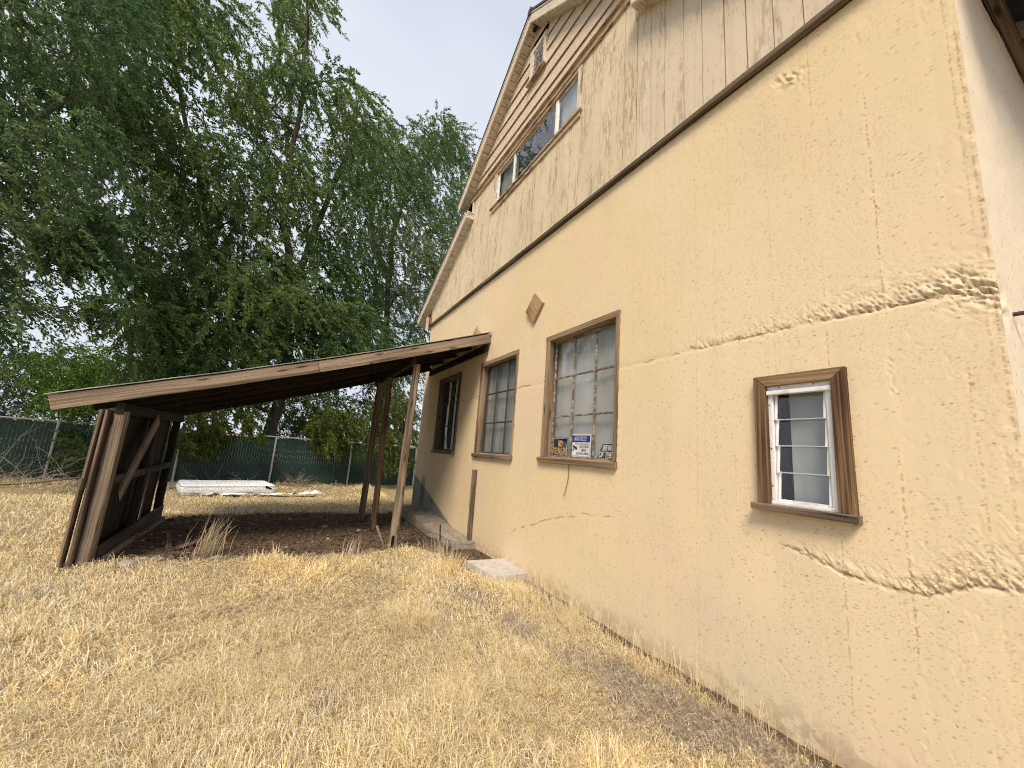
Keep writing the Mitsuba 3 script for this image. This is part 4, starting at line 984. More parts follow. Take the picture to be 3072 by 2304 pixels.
scene['dry_twig'] = diffuse(proc(lambda p, n, uv: mix((0.24, 0.19, 0.145), (0.50, 0.43, 0.35), fbm(p.x * 9, p.y * 9, p.z * 9, 2))))
put('brush_pile', join([twigs(-5.6, 14.0, 26, 1.5, 0.45, 1), twigs(-4.3, 14.2, 16, 1.3, 0.4, 2, bias=(0.5, 0)), twigs(-7.0, 13.8, 18, 1.6, 0.5, 3, bias=(0.6, 0), up=0.3)]), 'dry_twig')
tag('brush_pile', 'pile of bare pale branches on the grass at the left end of the fence', 'branches')
put('dry_shrub', twigs(0.45, 14.75, 60, 0.55, 0.22, 4, 0.004, 0.6, 4), 'dry_twig'); tag('dry_shrub', 'small brown dry shrub at the fence behind the right end of the mattress', 'shrub')
put('dry_shrub_001', twigs(-1.3, 14.5, 18, 0.8, 0.35, 5, 0.005, 0.5, 3), 'dry_twig'); tag('dry_shrub_001', 'thin bare twigs at the fence directly behind the mattress', 'shrub')
put('fallen_twig', twigs(-4.15, 12.6, 9, 0.6, 0.2, 6, 0.006, 0.15, 2), 'dry_twig'); tag('fallen_twig', 'few small grey twigs lying on the open grass left of the shed', 'twigs')
put('fallen_branch', tube([(-5.4, 13.0, 0.05), (-4.9, 13.25, 0.09), (-4.4, 13.5, 0.17), (-4.1, 13.7, 0.22)], [0.03, 0.03, 0.022, 0.012], 6, rough=0.1), 'post_wood'); tag('fallen_branch', 'single dark branch lying in front of the brush pile', 'branch')

# ------------------------------------------------------------------ trees
CL_A=[[7,176,68,9],[-69,170,109,8],[-24,171,162,13],[18,169,62,10],[-28,178,205,9],[-4,159,50,12],[-26,175,216,10],[-68,193,138,10],[-55,172,67,12],[-1,175,122,9],[-31,169,35,13],[-37,189,171,11],[-13,158,114,11],[-25,193,151,9],[-32,168,57,12],[-11,205,45,12],[-2,169,57,11],[-21,164,35,10],[-59,196,200,12],[-54,178,104,9],[0,172,168,8],[-39,198,42,10],[-36,197,89,10],[-17,175,74,11],[-22,147,183,9],[-55,148,126,9],[-12,166,48,10],[-35,165,70,12],[-45,175,45,12],[-34,175,144,8],[-21,146,49,11],[-33,189,100,11],[-27,182,118,9],[-20,156,76,13],[4,163,39,10],[-55,146,149,9],[-17,149,143,9],[-15,178,119,10],[-59,200,117,9],[-14,157,152,10],[-44,145,135,8],[-60,181,116,13],[-9,151,40,12],[15,198,176,10],[-40,149,111,9],[-68,177,173,10],[-27,152,33,10],[-66,189,122,12],[-61,171,122,10],[-6,165,65,10],[-82,202,130,11],[-24,179,96,12],[10,203,146,9],[-24,184,183,9],[-48,149,160,9],[-38,145,46,8],[-45,157,81,13],[-43,179,96,9],[4,174,93,11],[-30,160,158,12],[-87,204,160,9],[-61,164,161,11],[-69,160,116,9],[9,149,123,10],[-36,189,141,12],[9,159,124,13],[-58,194,82,13],[-41,192,107,11],[-40,184,164,11],[-63,165,113,10],[-60,194,73,8],[-48,170,103,9],[27,195,69,10],[-47,179,33,11],[4,146,143,9],[-43,168,63,10],[-63,205,109,9],[11,181,77,11],[-14,189,34,10],[2,147,102,11],[-31,174,191,13],[-19,152,61,10],[3,193,170,10],[15,194,166,8],[-54,169,158,10],[-52,188,73,10],[-50,195,182,10],[-44,182,107,10],[-32,201,238,10],[-35,162,109,12],[-45,166,170,10],[-63,198,193,9],[-11,175,134,11],[-31,145,103,8],[-44,194,84,12],[-25,179,60,12],[-33,199,178,13],[-39,149,92,12],[-81,196,151,8],[-6,165,164,8],[-79,180,178,11],[-19,169,68,8],[-15,151,105,11],[-74,165,153,9],[-37,176,53,12],[13,154,57,12],[-65,153,110,11],[13,174,109,12],[-63,154,122,10],[-1,151,65,9],[-50,181,97,10],[-58,147,115,8],[-7,193,114,9],[-48,196,101,11],[-64,147,144,12],[-41,161,35,9],[-2,176,108,11],[-87,204,180,12],[-18,159,96,9],[-76,180,120,13],[-48,202,161,9],[3,151,130,11],[-49,189,125,12],[12,168,44,10],[-74,170,134,10],[-27,188,226,12],[-32,193,201,13],[0,192,109,13],[-33,200,218,8],[-41,176,79,12],[-12,146,67,11],[-61,205,143,11],[-78,204,203,8],[-29,157,67,10],[17,201,126,12],[-52,156,69,8],[-63,156,100,11],[-59,178,146,11],[14,201,74,9],[-54,177,185,10],[-27,198,188,10],[-46,192,160,9],[-36,200,144,11],[-70,200,90,8],[-40,195,123,11],[-48,200,35,11],[-49,145,67,9],[-21,189,134,9],[-10,200,184,12],[-65,197,100,9],[-50,179,58,11],[-16,192,66,9],[-35,195,30,11],[-34,162,40,10],[20,163,126,9],[-52,159,86,9],[-29,204,115,12],[-24,204,88,11],[-1,192,61,11],[-6,148,59,9],[15,197,102,8],[-66,156,153,9],[-72,199,113,9],[0,167,82,11],[-50,157,108,10],[-18,201,160,9],[-19,196,224,10],[-59,155,158,8],[20,162,51,9],[-21,197,140,10],[-66,168,142,13],[-33,158,138,9],[-31,192,68,12],[-29,167,92,10],[18,173,120,10],[8,157,144,10],[-63,192,176,9],[20,197,92,12],[-88,199,145,11],[-61,195,127,10],[2,162,92,12],[-55,202,61,10],[-22,165,116,12],[-44,190,62,9],[-1,167,143,10],[12,183,148,10],[-82,195,142,9],[-31,170,78,11],[-20,204,121,9],[-38,203,79,11],[-29,166,47,7],[-35,166,38,8],[-23,174,50,9],[24,168,59,8],[-10,170,63,9],[-17,149,39,7],[11,152,50,7],[-12,153,37,7],[-29,178,61,8],[6,163,76,9],[-16,166,55,6],[-13,155,77,9],[10,157,65,7],[-27,166,32,8],[-13,173,81,6],[-2,188,82,9],[-10,163,58,9],[-14,178,56,9],[-30,155,30,8],[-16,157,48,9],[15,168,64,6],[-34,171,77,9],[-18,188,37,7],[-26,157,66,9],[-12,188,68,6],[-12,179,72,7],[-40,188,31,10],[-38,164,59,8],[-7,190,44,9],[-17,179,33,7],[-34,176,42,8],[-11,186,76,8],[33,179,50,7],[-44,188,62,7],[-44,159,61,8],[-39,172,39,8],[20,188,81,8],[5,164,44,9],[-45,170,48,6],[4,173,73,9],[15,182,51,8],[11,163,62,8],[37,169,54,10],[3,175,58,8],[-43,158,50,10],[6,156,79,6],[17,162,48,7],[-27,154,45,6],[-22,154,27,9],[1,179,65,9],[28,185,48,7],[-30,161,51,7],[-40,186,55,6],[-44,183,49,10],[-39,158,45,7],[-49,189,78,7],[-14,186,50,9],[-24,151,35,9],[14,175,52,10],[15,167,45,6]]
CL_Alow=[[-25,146,15,5],[-21,143,16,4],[-28,148,18,4],[-19,141,17,3],[-12,145,22,3],[-9,142,17,4],[-22,141,21,4],[-27,146,12,4],[-20,145,12,4],[-21,142,19,4],[-19,147,18,4],[-21,146,16,4],[-24,145,12,4],[-11,142,20,3],[-27,146,22,3],[-27,140,13,4]]
CL_Alow2=[[7,150,21,4],[38,148,20,4],[22,142,24,5],[36,143,25,5],[8,149,16,4],[7,148,19,3],[16,144,21,5],[27,141,18,4],[27,144,22,3],[34,141,19,4],[24,140,18,5],[33,142,11,5],[13,148,15,4],[35,147,34,5],[17,149,16,4],[19,142,21,3],[26,140,25,4],[12,143,16,4],[28,146,23,5],[30,145,12,5],[11,141,24,3],[31,148,20,4],[9,148,22,5],[36,145,10,4],[32,144,29,4],[23,148,26,5],[32,149,32,5],[35,144,23,3],[22,146,16,5],[29,144,16,4],[31,141,30,5],[14,142,23,3],[13,146,14,4],[28,142,17,3]]
CL_C=[[-90,125,100,6],[-68,128,118,7],[-72,134,45,8],[-81,124,63,8],[-60,130,103,9],[-78,130,52,7],[-50,113,109,9],[-64,111,66,9],[-83,138,61,9],[-67,133,58,7],[-57,123,71,7],[-72,130,81,8],[-71,131,101,7],[-79,116,93,6],[-57,103,97,7],[-83,133,104,9],[-58,109,57,9],[-85,126,83,6],[-58,118,59,9],[-79,137,85,9],[-54,126,122,6],[-72,125,101,7],[-60,113,84,8],[-72,135,69,6],[-66,102,69,6],[-57,122,110,7],[-65,114,95,8],[-83,132,76,7],[-101,144,117,6],[-61,106,43,6],[-66,134,68,7],[-46,103,55,9],[-66,125,60,9],[-94,138,115,6],[-76,129,67,9],[-82,142,90,7],[-70,121,91,9],[-80,136,114,8],[-70,106,91,6],[-75,135,92,8],[-57,124,79,9],[-60,134,133,6],[-50,108,61,8],[-76,139,53,7],[-85,139,52,7],[-49,117,57,6],[-66,129,89,9],[-78,145,100,9],[-56,102,88,6],[-64,129,79,8],[-50,100,65,7],[-73,117,77,7],[-81,138,37,6],[-71,141,133,6],[-61,110,35,7],[-46,110,102,7],[-75,121,53,7],[-75,113,67,7],[-77,122,70,6],[-65,106,94,8],[-52,126,58,6],[-70,123,66,8],[-52,111,36,6],[-73,143,70,9],[-55,111,49,9],[-49,105,91,8],[-69,142,103,6],[-57,116,95,8],[-67,130,38,9],[-50,113,71,9],[-81,132,42,8],[-90,143,73,9],[-63,133,50,7],[-55,102,34,6],[-61,132,84,6],[-72,111,60,8],[-75,142,80,6],[-56,128,66,6],[-57,143,78,9],[-92,136,105,9],[-61,130,112,9],[-77,108,89,8],[-64,103,60,9],[-72,124,49,7],[-60,116,75,6],[-61,115,48,6],[-78,128,96,6],[-42,106,65,8],[-63,130,128,7],[-61,143,116,7],[-44,104,46,9],[-65,117,40,7],[-67,112,76,6],[-73,139,103,6],[-76,141,45,6],[-83,143,72,8],[-63,140,42,8],[-69,129,72,6],[-78,132,32,9],[-64,120,33,6],[-69,145,51,9],[-52,125,115,7],[-74,123,111,8],[-68,122,77,6],[-78,130,113,6],[-44,101,33,8],[-56,139,89,9],[-56,116,41,7],[-70,137,127,9],[-75,109,79,8],[-68,117,58,6],[-51,106,102,6],[-91,134,96,8],[-46,102,71,6],[-62,144,141,9],[-58,135,68,7],[-61,124,122,6],[-56,115,67,7],[-63,144,107,9],[-74,144,109,6],[-42,110,52,3],[-46,113,47,3],[-42,109,57,3],[-40,113,50,4],[-44,110,49,4],[-39,106,38,4],[-36,105,38,3],[-46,109,52,4],[-43,113,56,4],[-45,117,54,4]]
CL_B=[[36,228,193,11],[35,236,109,11],[76,236,66,9],[17,211,166,12],[41,204,154,10],[44,220,174,10],[79,226,193,10],[26,209,106,13],[73,225,72,9],[16,193,149,10],[43,197,129,13],[55,236,207,10],[38,218,183,9],[67,242,158,9],[49,203,203,9],[22,199,83,9],[46,195,153,11],[20,213,192,11],[71,201,164,11],[62,223,156,11],[28,240,85,10],[44,195,111,9],[23,247,206,10],[44,219,126,11],[38,197,92,13],[53,212,102,10],[28,240,154,9],[66,233,219,9],[40,212,173,9],[29,223,102,9],[35,230,126,13],[7,196,168,10],[74,231,130,12],[35,200,163,11],[68,224,168,13],[47,248,230,11],[57,220,203,13],[37,196,52,10],[46,211,138,10],[50,195,77,10],[59,224,178,13],[70,217,128,10],[81,236,176,13],[63,195,88,11],[32,210,60,9],[19,212,123,12],[52,224,102,12],[30,241,163,13],[54,237,165,10],[23,202,174,10],[65,212,204,10],[59,201,159,12],[65,219,85,13],[49,245,192,11],[27,216,118,9],[54,219,219,10],[18,243,175,10],[76,246,122,12],[27,196,168,12],[45,229,70,11],[15,245,184,11],[43,243,112,11],[68,195,97,12],[41,248,78,12],[68,242,187,13],[50,222,57,10],[50,245,176,9],[76,221,205,13],[43,231,105,11],[33,230,150,12],[60,221,62,13],[51,198,137,13],[26,249,138,10],[32,227,93,12],[41,228,179,10],[55,199,195,9],[74,246,221,11],[70,194,119,13],[59,228,144,12],[29,207,162,10],[75,234,88,9],[55,195,116,10],[34,249,211,12],[35,221,201,12],[64,195,134,10],[64,244,211,10],[13,222,155,9],[64,197,143,10],[47,190,92,9],[33,202,183,10],[56,249,157,11],[52,207,195,10],[34,200,122,12],[79,239,213,13],[44,216,201,9],[51,209,118,9],[47,204,179,10],[19,198,134,13],[63,218,211,10],[61,244,71,10],[42,248,168,9],[53,223,118,9],[28,195,72,9],[73,203,132,9],[60,247,98,12],[63,218,134,13],[20,196,102,10],[53,228,81,9],[71,223,118,10],[73,209,179,13]]
CL_D=[[-77,242,44,11],[-79,245,27,9],[-83,228,23,11],[-66,228,37,10],[-85,253,34,11],[-80,231,35,8],[-86,240,34,10],[-69,232,26,8],[-82,223,37,9],[-62,224,30,7],[-69,257,34,11],[-86,250,45,9],[-89,248,29,8],[-75,237,32,9],[-96,259,25,7],[-78,260,45,11],[-95,259,33,9],[-67,251,25,9],[-62,235,29,10],[-68,243,35,10],[-86,238,26,8],[-77,258,24,10],[-73,222,41,7],[-76,221,28,9],[-92,242,40,10],[-87,258,25,8],[-69,225,29,7],[-77,252,37,8],[-89,245,22,9],[-67,236,44,11],[-60,221,24,9],[-89,231,39,9],[-62,221,42,10],[-86,260,46,8]]
CL_E=[[-120,260,39,10],[-114,273,48,8],[-107,257,43,8],[-124,270,37,9],[-108,252,24,11],[-119,261,20,9],[-116,247,21,11],[-111,259,33,11],[-106,268,42,8],[-101,248,18,7],[-103,264,33,10],[-105,245,38,10],[-116,247,34,11],[-133,276,29,9],[-107,252,33,8],[-119,277,23,11],[-110,256,17,8],[-122,258,28,11],[-103,275,19,10],[-116,276,40,7]]
CL_G=[[18,186,31,9],[24,224,25,6],[0,188,18,8],[43,204,21,9],[44,212,20,8],[18,188,16,7],[30,219,16,9],[33,188,26,7],[42,194,32,8],[1,212,29,9],[32,211,31,10],[15,226,28,8],[-8,227,20,10],[42,226,40,8],[23,198,21,7],[38,199,35,7],[54,222,21,9],[-1,185,27,10],[14,226,36,9],[56,217,34,8],[34,213,21,7],[8,215,28,9],[43,217,43,8],[27,214,35,8],[8,222,30,7],[52,207,40,7],[9,201,25,6],[-7,220,29,7],[-4,196,21,6],[41,224,24,6],[51,225,34,7],[1,207,17,9],[25,203,25,6],[32,212,41,8],[41,224,32,8],[15,207,24,7],[40,192,19,10],[1,221,34,6],[52,203,23,9],[12,185,21,10],[20,209,16,7],[45,228,48,7],[29,191,32,9],[5,205,24,7],[53,211,26,8],[9,230,21,10],[-8,218,21,10],[20,204,28,6],[8,208,34,10],[11,223,16,9]]
CL_H=[[-45,145,8,3],[-50,148,13,3],[-49,147,6,3],[-45,148,13,4],[-45,146,11,4],[-47,144,8,3],[-48,147,11,4],[-50,148,11,3],[-45,144,6,3],[-48,146,13,3],[-47,148,9,3],[-45,147,8,3]]
LIMB_A=[[[-0.6,17.0,0.79],[-0.66,17.0,1.54],[-0.56,17.0,2.75],[-0.48,17.0,4.72],[-0.76,17.0,6.9],[-1.43,17.0,10.0],[-1.55,17.0,13.49],[-1.85,17.0,17.83],[-2.26,17.0,21.67]],[[-0.48,17.0,4.72],[-2.26,17.6,6.69],[-3.71,17.6,8.5],[-4.68,17.6,11.76],[-5.97,17.6,15.29],[-7.05,17.6,18.35]],[[-0.76,17.0,6.9],[-0.27,18.2,11.08],[0.17,18.2,13.33],[0.53,18.2,15.79],[0.45,18.2,17.16]]]
LIMB_C=[[[-6.9,12.2,0.56],[-7.1,12.2,2.16],[-7.41,12.2,4.86],[-7.55,12.2,7.39],[-7.29,12.2,9.74],[-6.83,12.2,11.62]],[[-7.41,12.2,4.86],[-7.22,12.8,6.77],[-6.38,12.8,8.14],[-5.71,12.8,9.55]]]
LIMB_B=[[[4.2,22.0,0.89],[3.98,22.0,5.51],[3.56,22.0,10.53],[3.48,22.0,13.66],[3.98,22.0,16.25],[4.9,22.0,19.51]],[[3.56,22.0,10.53],[2.24,22.6,14.09],[1.63,22.6,16.83]]]


def noisevec(p, s, seed): return np.stack([meshkit.noise(p * s + 13 * j, seed + j) - 0.5 for j in range(3)], -1)


def leaf_mesh(clumps, per, size, wind, seed, tone, twig_n=26, droop=0.75):
    """leaves set along short drooping shoots inside every clump; returns vertices, faces, colours"""
    g = np.random.default_rng(seed); C = np.asarray(clumps, float) / 10.0
    nt = twig_n; nc = len(C); per_t = max(4, per // nt)
    c = np.repeat(C[:, :3], nt, 0); R = np.repeat(C[:, 3], nt)
    d = g.normal(0, 1, (nc * nt, 3)); d /= np.linalg.norm(d, axis=1, keepdims=True)
    s = c + d * (R * g.uniform(0.15, 1.0, nc * nt) ** 0.6)[:, None] * np.array([1.0, 1.0, 0.85])
    v = d * 0.55 + g.normal(0, 0.3, d.shape) + np.array([wind[0], wind[1], -droop]); v /= np.linalg.norm(v, axis=1, keepdims=True)
    L = R * g.uniform(0.45, 1.0, nc * nt)
    t = np.tile((np.arange(per_t) + 0.5) / per_t, nc * nt)
    S, Vd, LL = np.repeat(s, per_t, 0), np.repeat(v, per_t, 0), np.repeat(L, per_t)
    base = S + Vd * (t * LL)[:, None]; base[:, 2] -= 0.25 * LL * t * t
    n = len(base)
    base += g.normal(0, 0.02, (n, 3))
    side = np.cross(Vd, [0.2, 0.1, 1.0]); side /= np.linalg.norm(side, axis=1, keepdims=True) + 1e-9
    sg = np.where(np.arange(n) % 2, 1.0, -1.0)[:, None]
    ax = Vd * 0.75 + side * sg * 0.6 + g.normal(0, 0.35, (n, 3)) + np.array([wind[0] * 0.4, wind[1] * 0.4, -0.25]); ax /= np.linalg.norm(ax, axis=1, keepdims=True)
    w = np.cross(ax, g.normal(0, 1, (n, 3))); w /= np.linalg.norm(w, axis=1, keepdims=True) + 1e-9
    ln = size * g.uniform(0.65, 1.25, n)[:, None]; wd = ln * 0.20
    nrm = np.cross(ax, w)
    mid = base + ax * ln * 0.45
    Vv = np.stack([base, mid + w * wd + nrm * wd * 0.35, base + ax * ln, mid - w * wd + nrm * wd * 0.35], 1).reshape(-1, 3)
    i = np.arange(n) * 4
    F = np.vstack([np.c_[i, i + 1, i + 2], np.c_[i, i + 2, i + 3]])
    ct = np.repeat(np.repeat(g.normal(0, 1, nc), nt), per_t); k = np.clip(0.5 + 0.22 * ct + g.normal(0, 0.22, n), 0, 1)[:, None]
    col = np.asarray(tone[0]) * (1 - k) + np.asarray(tone[1]) * k
    col = col * g.uniform(0.75, 1.25, (n, 1))
    shoots = []
    return Vv, F, np.repeat(col, 4, 0), (s, v, L)


def branches(limbs, clumps, r0, seed, every=1):
    """limbs as tapered tubes; every clump hangs on a bough that leaves the nearest lower point of a limb"""
    g = np.random.default_rng(seed); ms = []; nodes = []
    for i, Lb in enumerate(limbs):
        P_ = np.asarray(Lb, float); P_ = P_ if i else np.vstack([[P_[0, 0], P_[0, 1], -0.3], P_])
        t = np.linspace(0, len(P_) - 1, 5 * len(P_)); k = np.clip(t.astype(int), 0, len(P_) - 2); f = (t - k)[:, None]
        Q = P_[k] * (1 - f) + P_[k + 1] * f + noisevec(P_[k] * (1 - f) + P_[k + 1] * f, 0.7, seed) * 0.25
        rad = np.interp(np.arange(len(Q)), [0, len(Q) - 1], [r0 if i == 0 else r0 * 0.55, r0 * 0.14])
        ms.append(tube(Q, rad, 9, rough=0.05, seed=seed + i)); nodes += [(q, a) for q, a in zip(Q, rad)]
    NP = np.array([q for q, _ in nodes]); NR = np.array([a for _, a in nodes])
    C = np.asarray(clumps, float) / 10.0
    order = np.argsort([np.min(np.linalg.norm(NP - c[:3], axis=1)) for c in C])
    for j in order[::every]:
        c = C[j, :3]; dv = c - NP; dist = np.linalg.norm(dv, axis=1)
        k = int(np.argmin(dist + 1.3 * np.clip(NP[:, 2] - c[2] + 0.3, 0, 9)))
        s = NP[k]; m = (s + c) / 2 + g.normal(0, 0.10, 3) * dist[k] + np.array([0, 0, 0.12 * dist[k]])
        t = np.linspace(0, 1, 7)[:, None]
        Q = (1 - t) ** 2 * s + 2 * t * (1 - t) * m + t ** 2 * c
        ra = min(NR[k] * 0.6, 0.02 + 0.028 * dist[k]); rad = np.linspace(ra, max(0.012, ra * 0.35), 7)
        ms.append(tube(Q, rad, 5, cap=False, seed=int(j)))
        NP = np.vstack([NP, Q[2:]]); NR = np.r_[NR, rad[2:]]
    return join(ms)


def twig_strips(s, v, L, r, keep, seed):
    g = np.random.default_rng(seed); i = g.permutation(len(s))[:keep]; a = s[i]; b = s[i] + v[i] * L[i][:, None] * 1.05; b[:, 2] -= 0.27 * L[i]
    m = (a + b) / 2; m[:, 2] += 0.06 * L[i]
    d = np.cross(v[i], [0.1, 0.2, 1.0]); d /= np.linalg.norm(d, axis=1, keepdims=True) + 1e-9; e = np.cross(v[i], d)
    V = np.stack([a + d * r, a - d * r * 0.5 + e * r, a - d * r * 0.5 - e * r, m + d * r * 0.7, m - d * r * .4 + e * r * .7, m - d * r * .4 - e * r * .7, b], 1).reshape(-1, 3); o = np.arange(len(i))[:, None, None] * 7
    f = np.array([[0, 1, 4], [0, 4, 3], [1, 2, 5], [1, 5, 4], [2, 0, 3], [2, 3, 5], [3, 4, 6], [4, 5, 6], [5, 3, 6]])
    return V, (f[None] + o).reshape(-1, 3), None


scene['leaf'] = {'type': 'principledthin', 'base_color': {'type': 'mesh_attribute', 'name': 'vertex_color'}, 'roughness': 0.5, 'spec_trans': 0.0, 'diff_trans': 0.95, 'eta': 1.4}
scene['tree_bark'] = bumped(lambda p, n, uv: fbm(uv.x * 6, uv.y * 45, 0.0, 3), 0.02, diffuse(proc(lambda p, n, uv: mix((0.045, 0.038, 0.032), (0.17, 0.145, 0.12), fbm(uv.x * 5, uv.y * 40, 0.0, 3)))), 2e-3)
DARK = ((0.068, 0.142, 0.056), (0.240, 0.325, 0.115)); MID = ((0.095, 0.175, 0.078), (0.225, 0.305, 0.120)); BLUE = ((0.056, 0.124, 0.060), (0.170, 0.245, 0.098))
BRIGHT = ((0.070, 0.140, 0.025), (0.150, 0.240, 0.050)); PALE = ((0.085, 0.120, 0.070), (0.150, 0.195, 0.110)); YEL = ((0.080, 0.125, 0.026), (0.170, 0.205, 0.055))


def tree(key, label, cat, limbs, clumps, per, size, wind, seed, tone, r0, twig_n=26, droop=0.75, every=1, group=None):
    tag(key, label, cat, group)
    if limbs: put(key + '__trunk', branches(limbs, clumps, r0, seed, every), 'tree_bark', True)
    V, F, col, (s, v, L) = leaf_mesh(clumps, per, size, wind, seed, tone, twig_n, droop)
    put(key + '__crown', (V, F, None, col), 'leaf')
    put(key + '__twigs', twig_strips(s, v, L, 0.006, len(s) // 3, seed), 'tree_bark')


tree('elm_tree', 'tall dark green tree rising behind the fence above the shed roof', 'tree', LIMB_A, CL_A, 1300, 0.138, (0.32, 0.0), 1, DARK, 0.27, 30, 0.5)
V, F, col, (s, v, L) = leaf_mesh(CL_Alow + CL_Alow2, 400, 0.11, (0.5, 0.0), 21, YEL, 16, 1.1)
put('elm_tree__hanging_boughs', (V, F, None, col), 'leaf')
put('elm_tree__bough_twigs', join([branches([[[-0.7, 16.9, 3.2], [-1.0, 15.6, 3.4], [-1.8, 14.6, 2.6]], [[-0.5, 17, 3.6], [1.2, 15.8, 4.2], [2.4, 14.7, 3.4], [3.2, 14.4, 2.6]]], CL_Alow + CL_Alow2, 0.05, 22), twig_strips(s, v, L, 0.006, len(s) // 2, 23)]), 'tree_bark', True)
tree('elm_tree_001', 'tree with hanging boughs at the far left, reaching over the yard', 'tree', LIMB_C, CL_C, 780, 0.105, (0.3, 0.0), 2, BLUE, 0.28, 24, 0.5)
tree('elm_tree_002', 'paler leaning tree just left of the gable roof edge', 'tree', LIMB_B, CL_B, 900, 0.15, (0.45, 0.0), 3, MID, 0.26, 28, 0.5)
def stem(cl, n, seed):
    C = np.asarray(cl, float) / 10; c = C[:, :3].mean(0)
    return [[[c[0], c[1], 0.0], [c[0] + 0.1, c[1], c[2] * 0.5], [c[0], c[1] + 0.1, c[2]]]]
tree('bright_tree', 'small bright green tree beyond the fence at the left', 'tree', stem(CL_D, 3, 1), CL_D, 620, 0.15, (0.1, 0.0), 4, BRIGHT, 0.12, 26, 0.35)
tree('pale_tree', 'pale grey-green tree at the far left edge beyond the fence', 'tree', stem(CL_E, 3, 2), CL_E, 560, 0.15, (0.2, 0.0), 5, PALE, 0.12, 26, 0.45)
tree('yellow_green_tree', 'yellow-green low tree behind the fence right of the leaning trunk', 'tree', stem(CL_G, 3, 3), CL_G, 560, 0.13, (0.3, 0.0), 6, YEL, 0.12, 26, 0.5)
tree('fence_shrub', 'dark leafy shrub in front of the fence left of the shed post', 'shrub', stem(CL_H, 3, 4), CL_H, 300, 0.08, (0.1, 0.0), 7, DARK, 0.03, 20, 0.3)

# ------------------------------------------------------------------ dry grass
def blades(x, y, L, w, lean, az, seed, col, z=None):
    g = np.random.default_rng(seed); n = len(x)
    z0 = ground_h(x, y) if z is None else z
    dx, dy = np.cos(az), np.sin(az); fa = az + np.pi / 2 + g.normal(0, 0.7, n); sx, sy = np.cos(fa) * w / 2, np.sin(fa) * w / 2
    l1 = lean * 0.55; l2 = np.minimum(lean * 1.35 + 0.1, 1.75)
    m = np.stack([x + dx * np.sin(l1) * L * 0.5, y + dy * np.sin(l1) * L * 0.5, z0 + np.cos(l1) * L * 0.5], -1)
    t = m + np.stack([dx * np.sin(l2) * L * 0.5, dy * np.sin(l2) * L * 0.5, np.cos(l2) * L * 0.5], -1)
    t[:, 2] = np.maximum(t[:, 2], z0 + 0.004)
    b = np.stack([x, y, z0 - 0.006], -1); s = np.stack([sx, sy, 0 * sx], -1)
    V = np.stack([b + s, b - s, m + s * 0.85, m - s * 0.85, t], 1).reshape(-1, 3)
    o = np.arange(n)[:, None, None] * 5; F = (np.array([[0, 1, 3], [0, 3, 2], [2, 3, 4]])[None] + o).reshape(-1, 3)
    return V, F, None, np.repeat(col, 5, 0)


def scatter(n, x0, x1, y0, y1, seed):
    g = np.random.default_rng(seed); return g.uniform(x0, x1, n), g.uniform(y0, y1, n), g


STRAW = np.array([[0.86, 0.75, 0.47], [0.88, 0.81, 0.57], [0.78, 0.62, 0.33], [0.90, 0.86, 0.70], [0.80, 0.70, 0.47]])
GREY = np.array([[0.46, 0.395, 0.32], [0.60, 0.53, 0.44], [0.33, 0.275, 0.215]])


def in_view(x, y):
    """inside the wedge of ground that can be seen, with a broad margin"""
    return (x > -0.62 * y - 1.6) & (x < 2.77) & (y > 0.35)


def grass_zone(n_tufts, per, x0, x1, y0, y1, L, w, seed):
    x, y, g = scatter(n_tufts, x0, x1, y0, y1, seed)
    q = np.stack([x, y, 0 * x], -1)
    dens = np.clip(0.12 + 2.3 * (meshkit.fbm(q * 2.1, 3, 11) - 0.30), 0.10, 1)
    th = thatch(x, y); ba = shed_bare(x, y)
    slab_ = (x > 2.24) & (y > 4.3) & (y < 5.1)
    ok = in_view(x, y) & (g.uniform(0, 1, n_tufts) < dens * (1 - 0.5 * th) * (1 - ba) ** 2) & ~slab_
    x, y, th, q = x[ok], y[ok], th[ok], q[ok]
    patchc = meshkit.fbm(q * 0.9 + 4, 3, 12); high = np.clip(0.20 + 2.6 * (meshkit.fbm(q * 1.9 + 8, 3, 13) - 0.32), 0.25, 1.7)
    flow = 2.6 + 2.6 * (meshkit.fbm(q * 0.55, 2, 14) - 0.5) * 2; tuft_h = g.uniform(0.6, 1.25, len(x)) * high
    i = np.repeat(np.arange(len(x)), per); n = len(i)
    spread = 0.022 + 0.010 * g.uniform(0, 1, n)
    a = g.uniform(0, 2 * np.pi, n); rr_ = np.abs(g.normal(0, 1, n)) * spread
    bx_, by_ = x[i] + np.cos(a) * rr_, y[i] + np.sin(a) * rr_
    az = np.where(g.uniform(0, 1, n) < 0.4, flow[i] + g.normal(0, 0.7, n), a + g.normal(0, 0.9, n))
    lean = np.clip(np.abs(g.normal(0.85, 0.38, n)) + 0.45 * (1.0 - np.clip(high[i], 0, 1)) + 0.6 * th[i], 0.05, 1.5)
    Lb = L * tuft_h[i] * g.uniform(0.55, 1.25, n)
    ci = g.choice(len(STRAW), n, p=[.32, .26, .2, .12, .10]); col = STRAW[ci] * g.uniform(0.78, 1.12, (n, 1)) * (0.70 + 0.58 * patchc[i][:, None]) * np.array([1.0, 1.0, 1.0]); col = col * (1 - 0.10 * np.clip(patchc[i][:, None] - 0.5, 0, 1) * np.array([0, 0.6, 2.0]))
    gr = g.uniform(0, 1, n) < (0.04 + 0.68 * th[i]); col[gr] = GREY[g.integers(0, 3, gr.sum())] * g.uniform(0.7, 1.2, (gr.sum(), 1))
    return blades(bx_, by_, Lb, w * g.uniform(0.7, 1.3, n), lean, az, seed + 1, col)


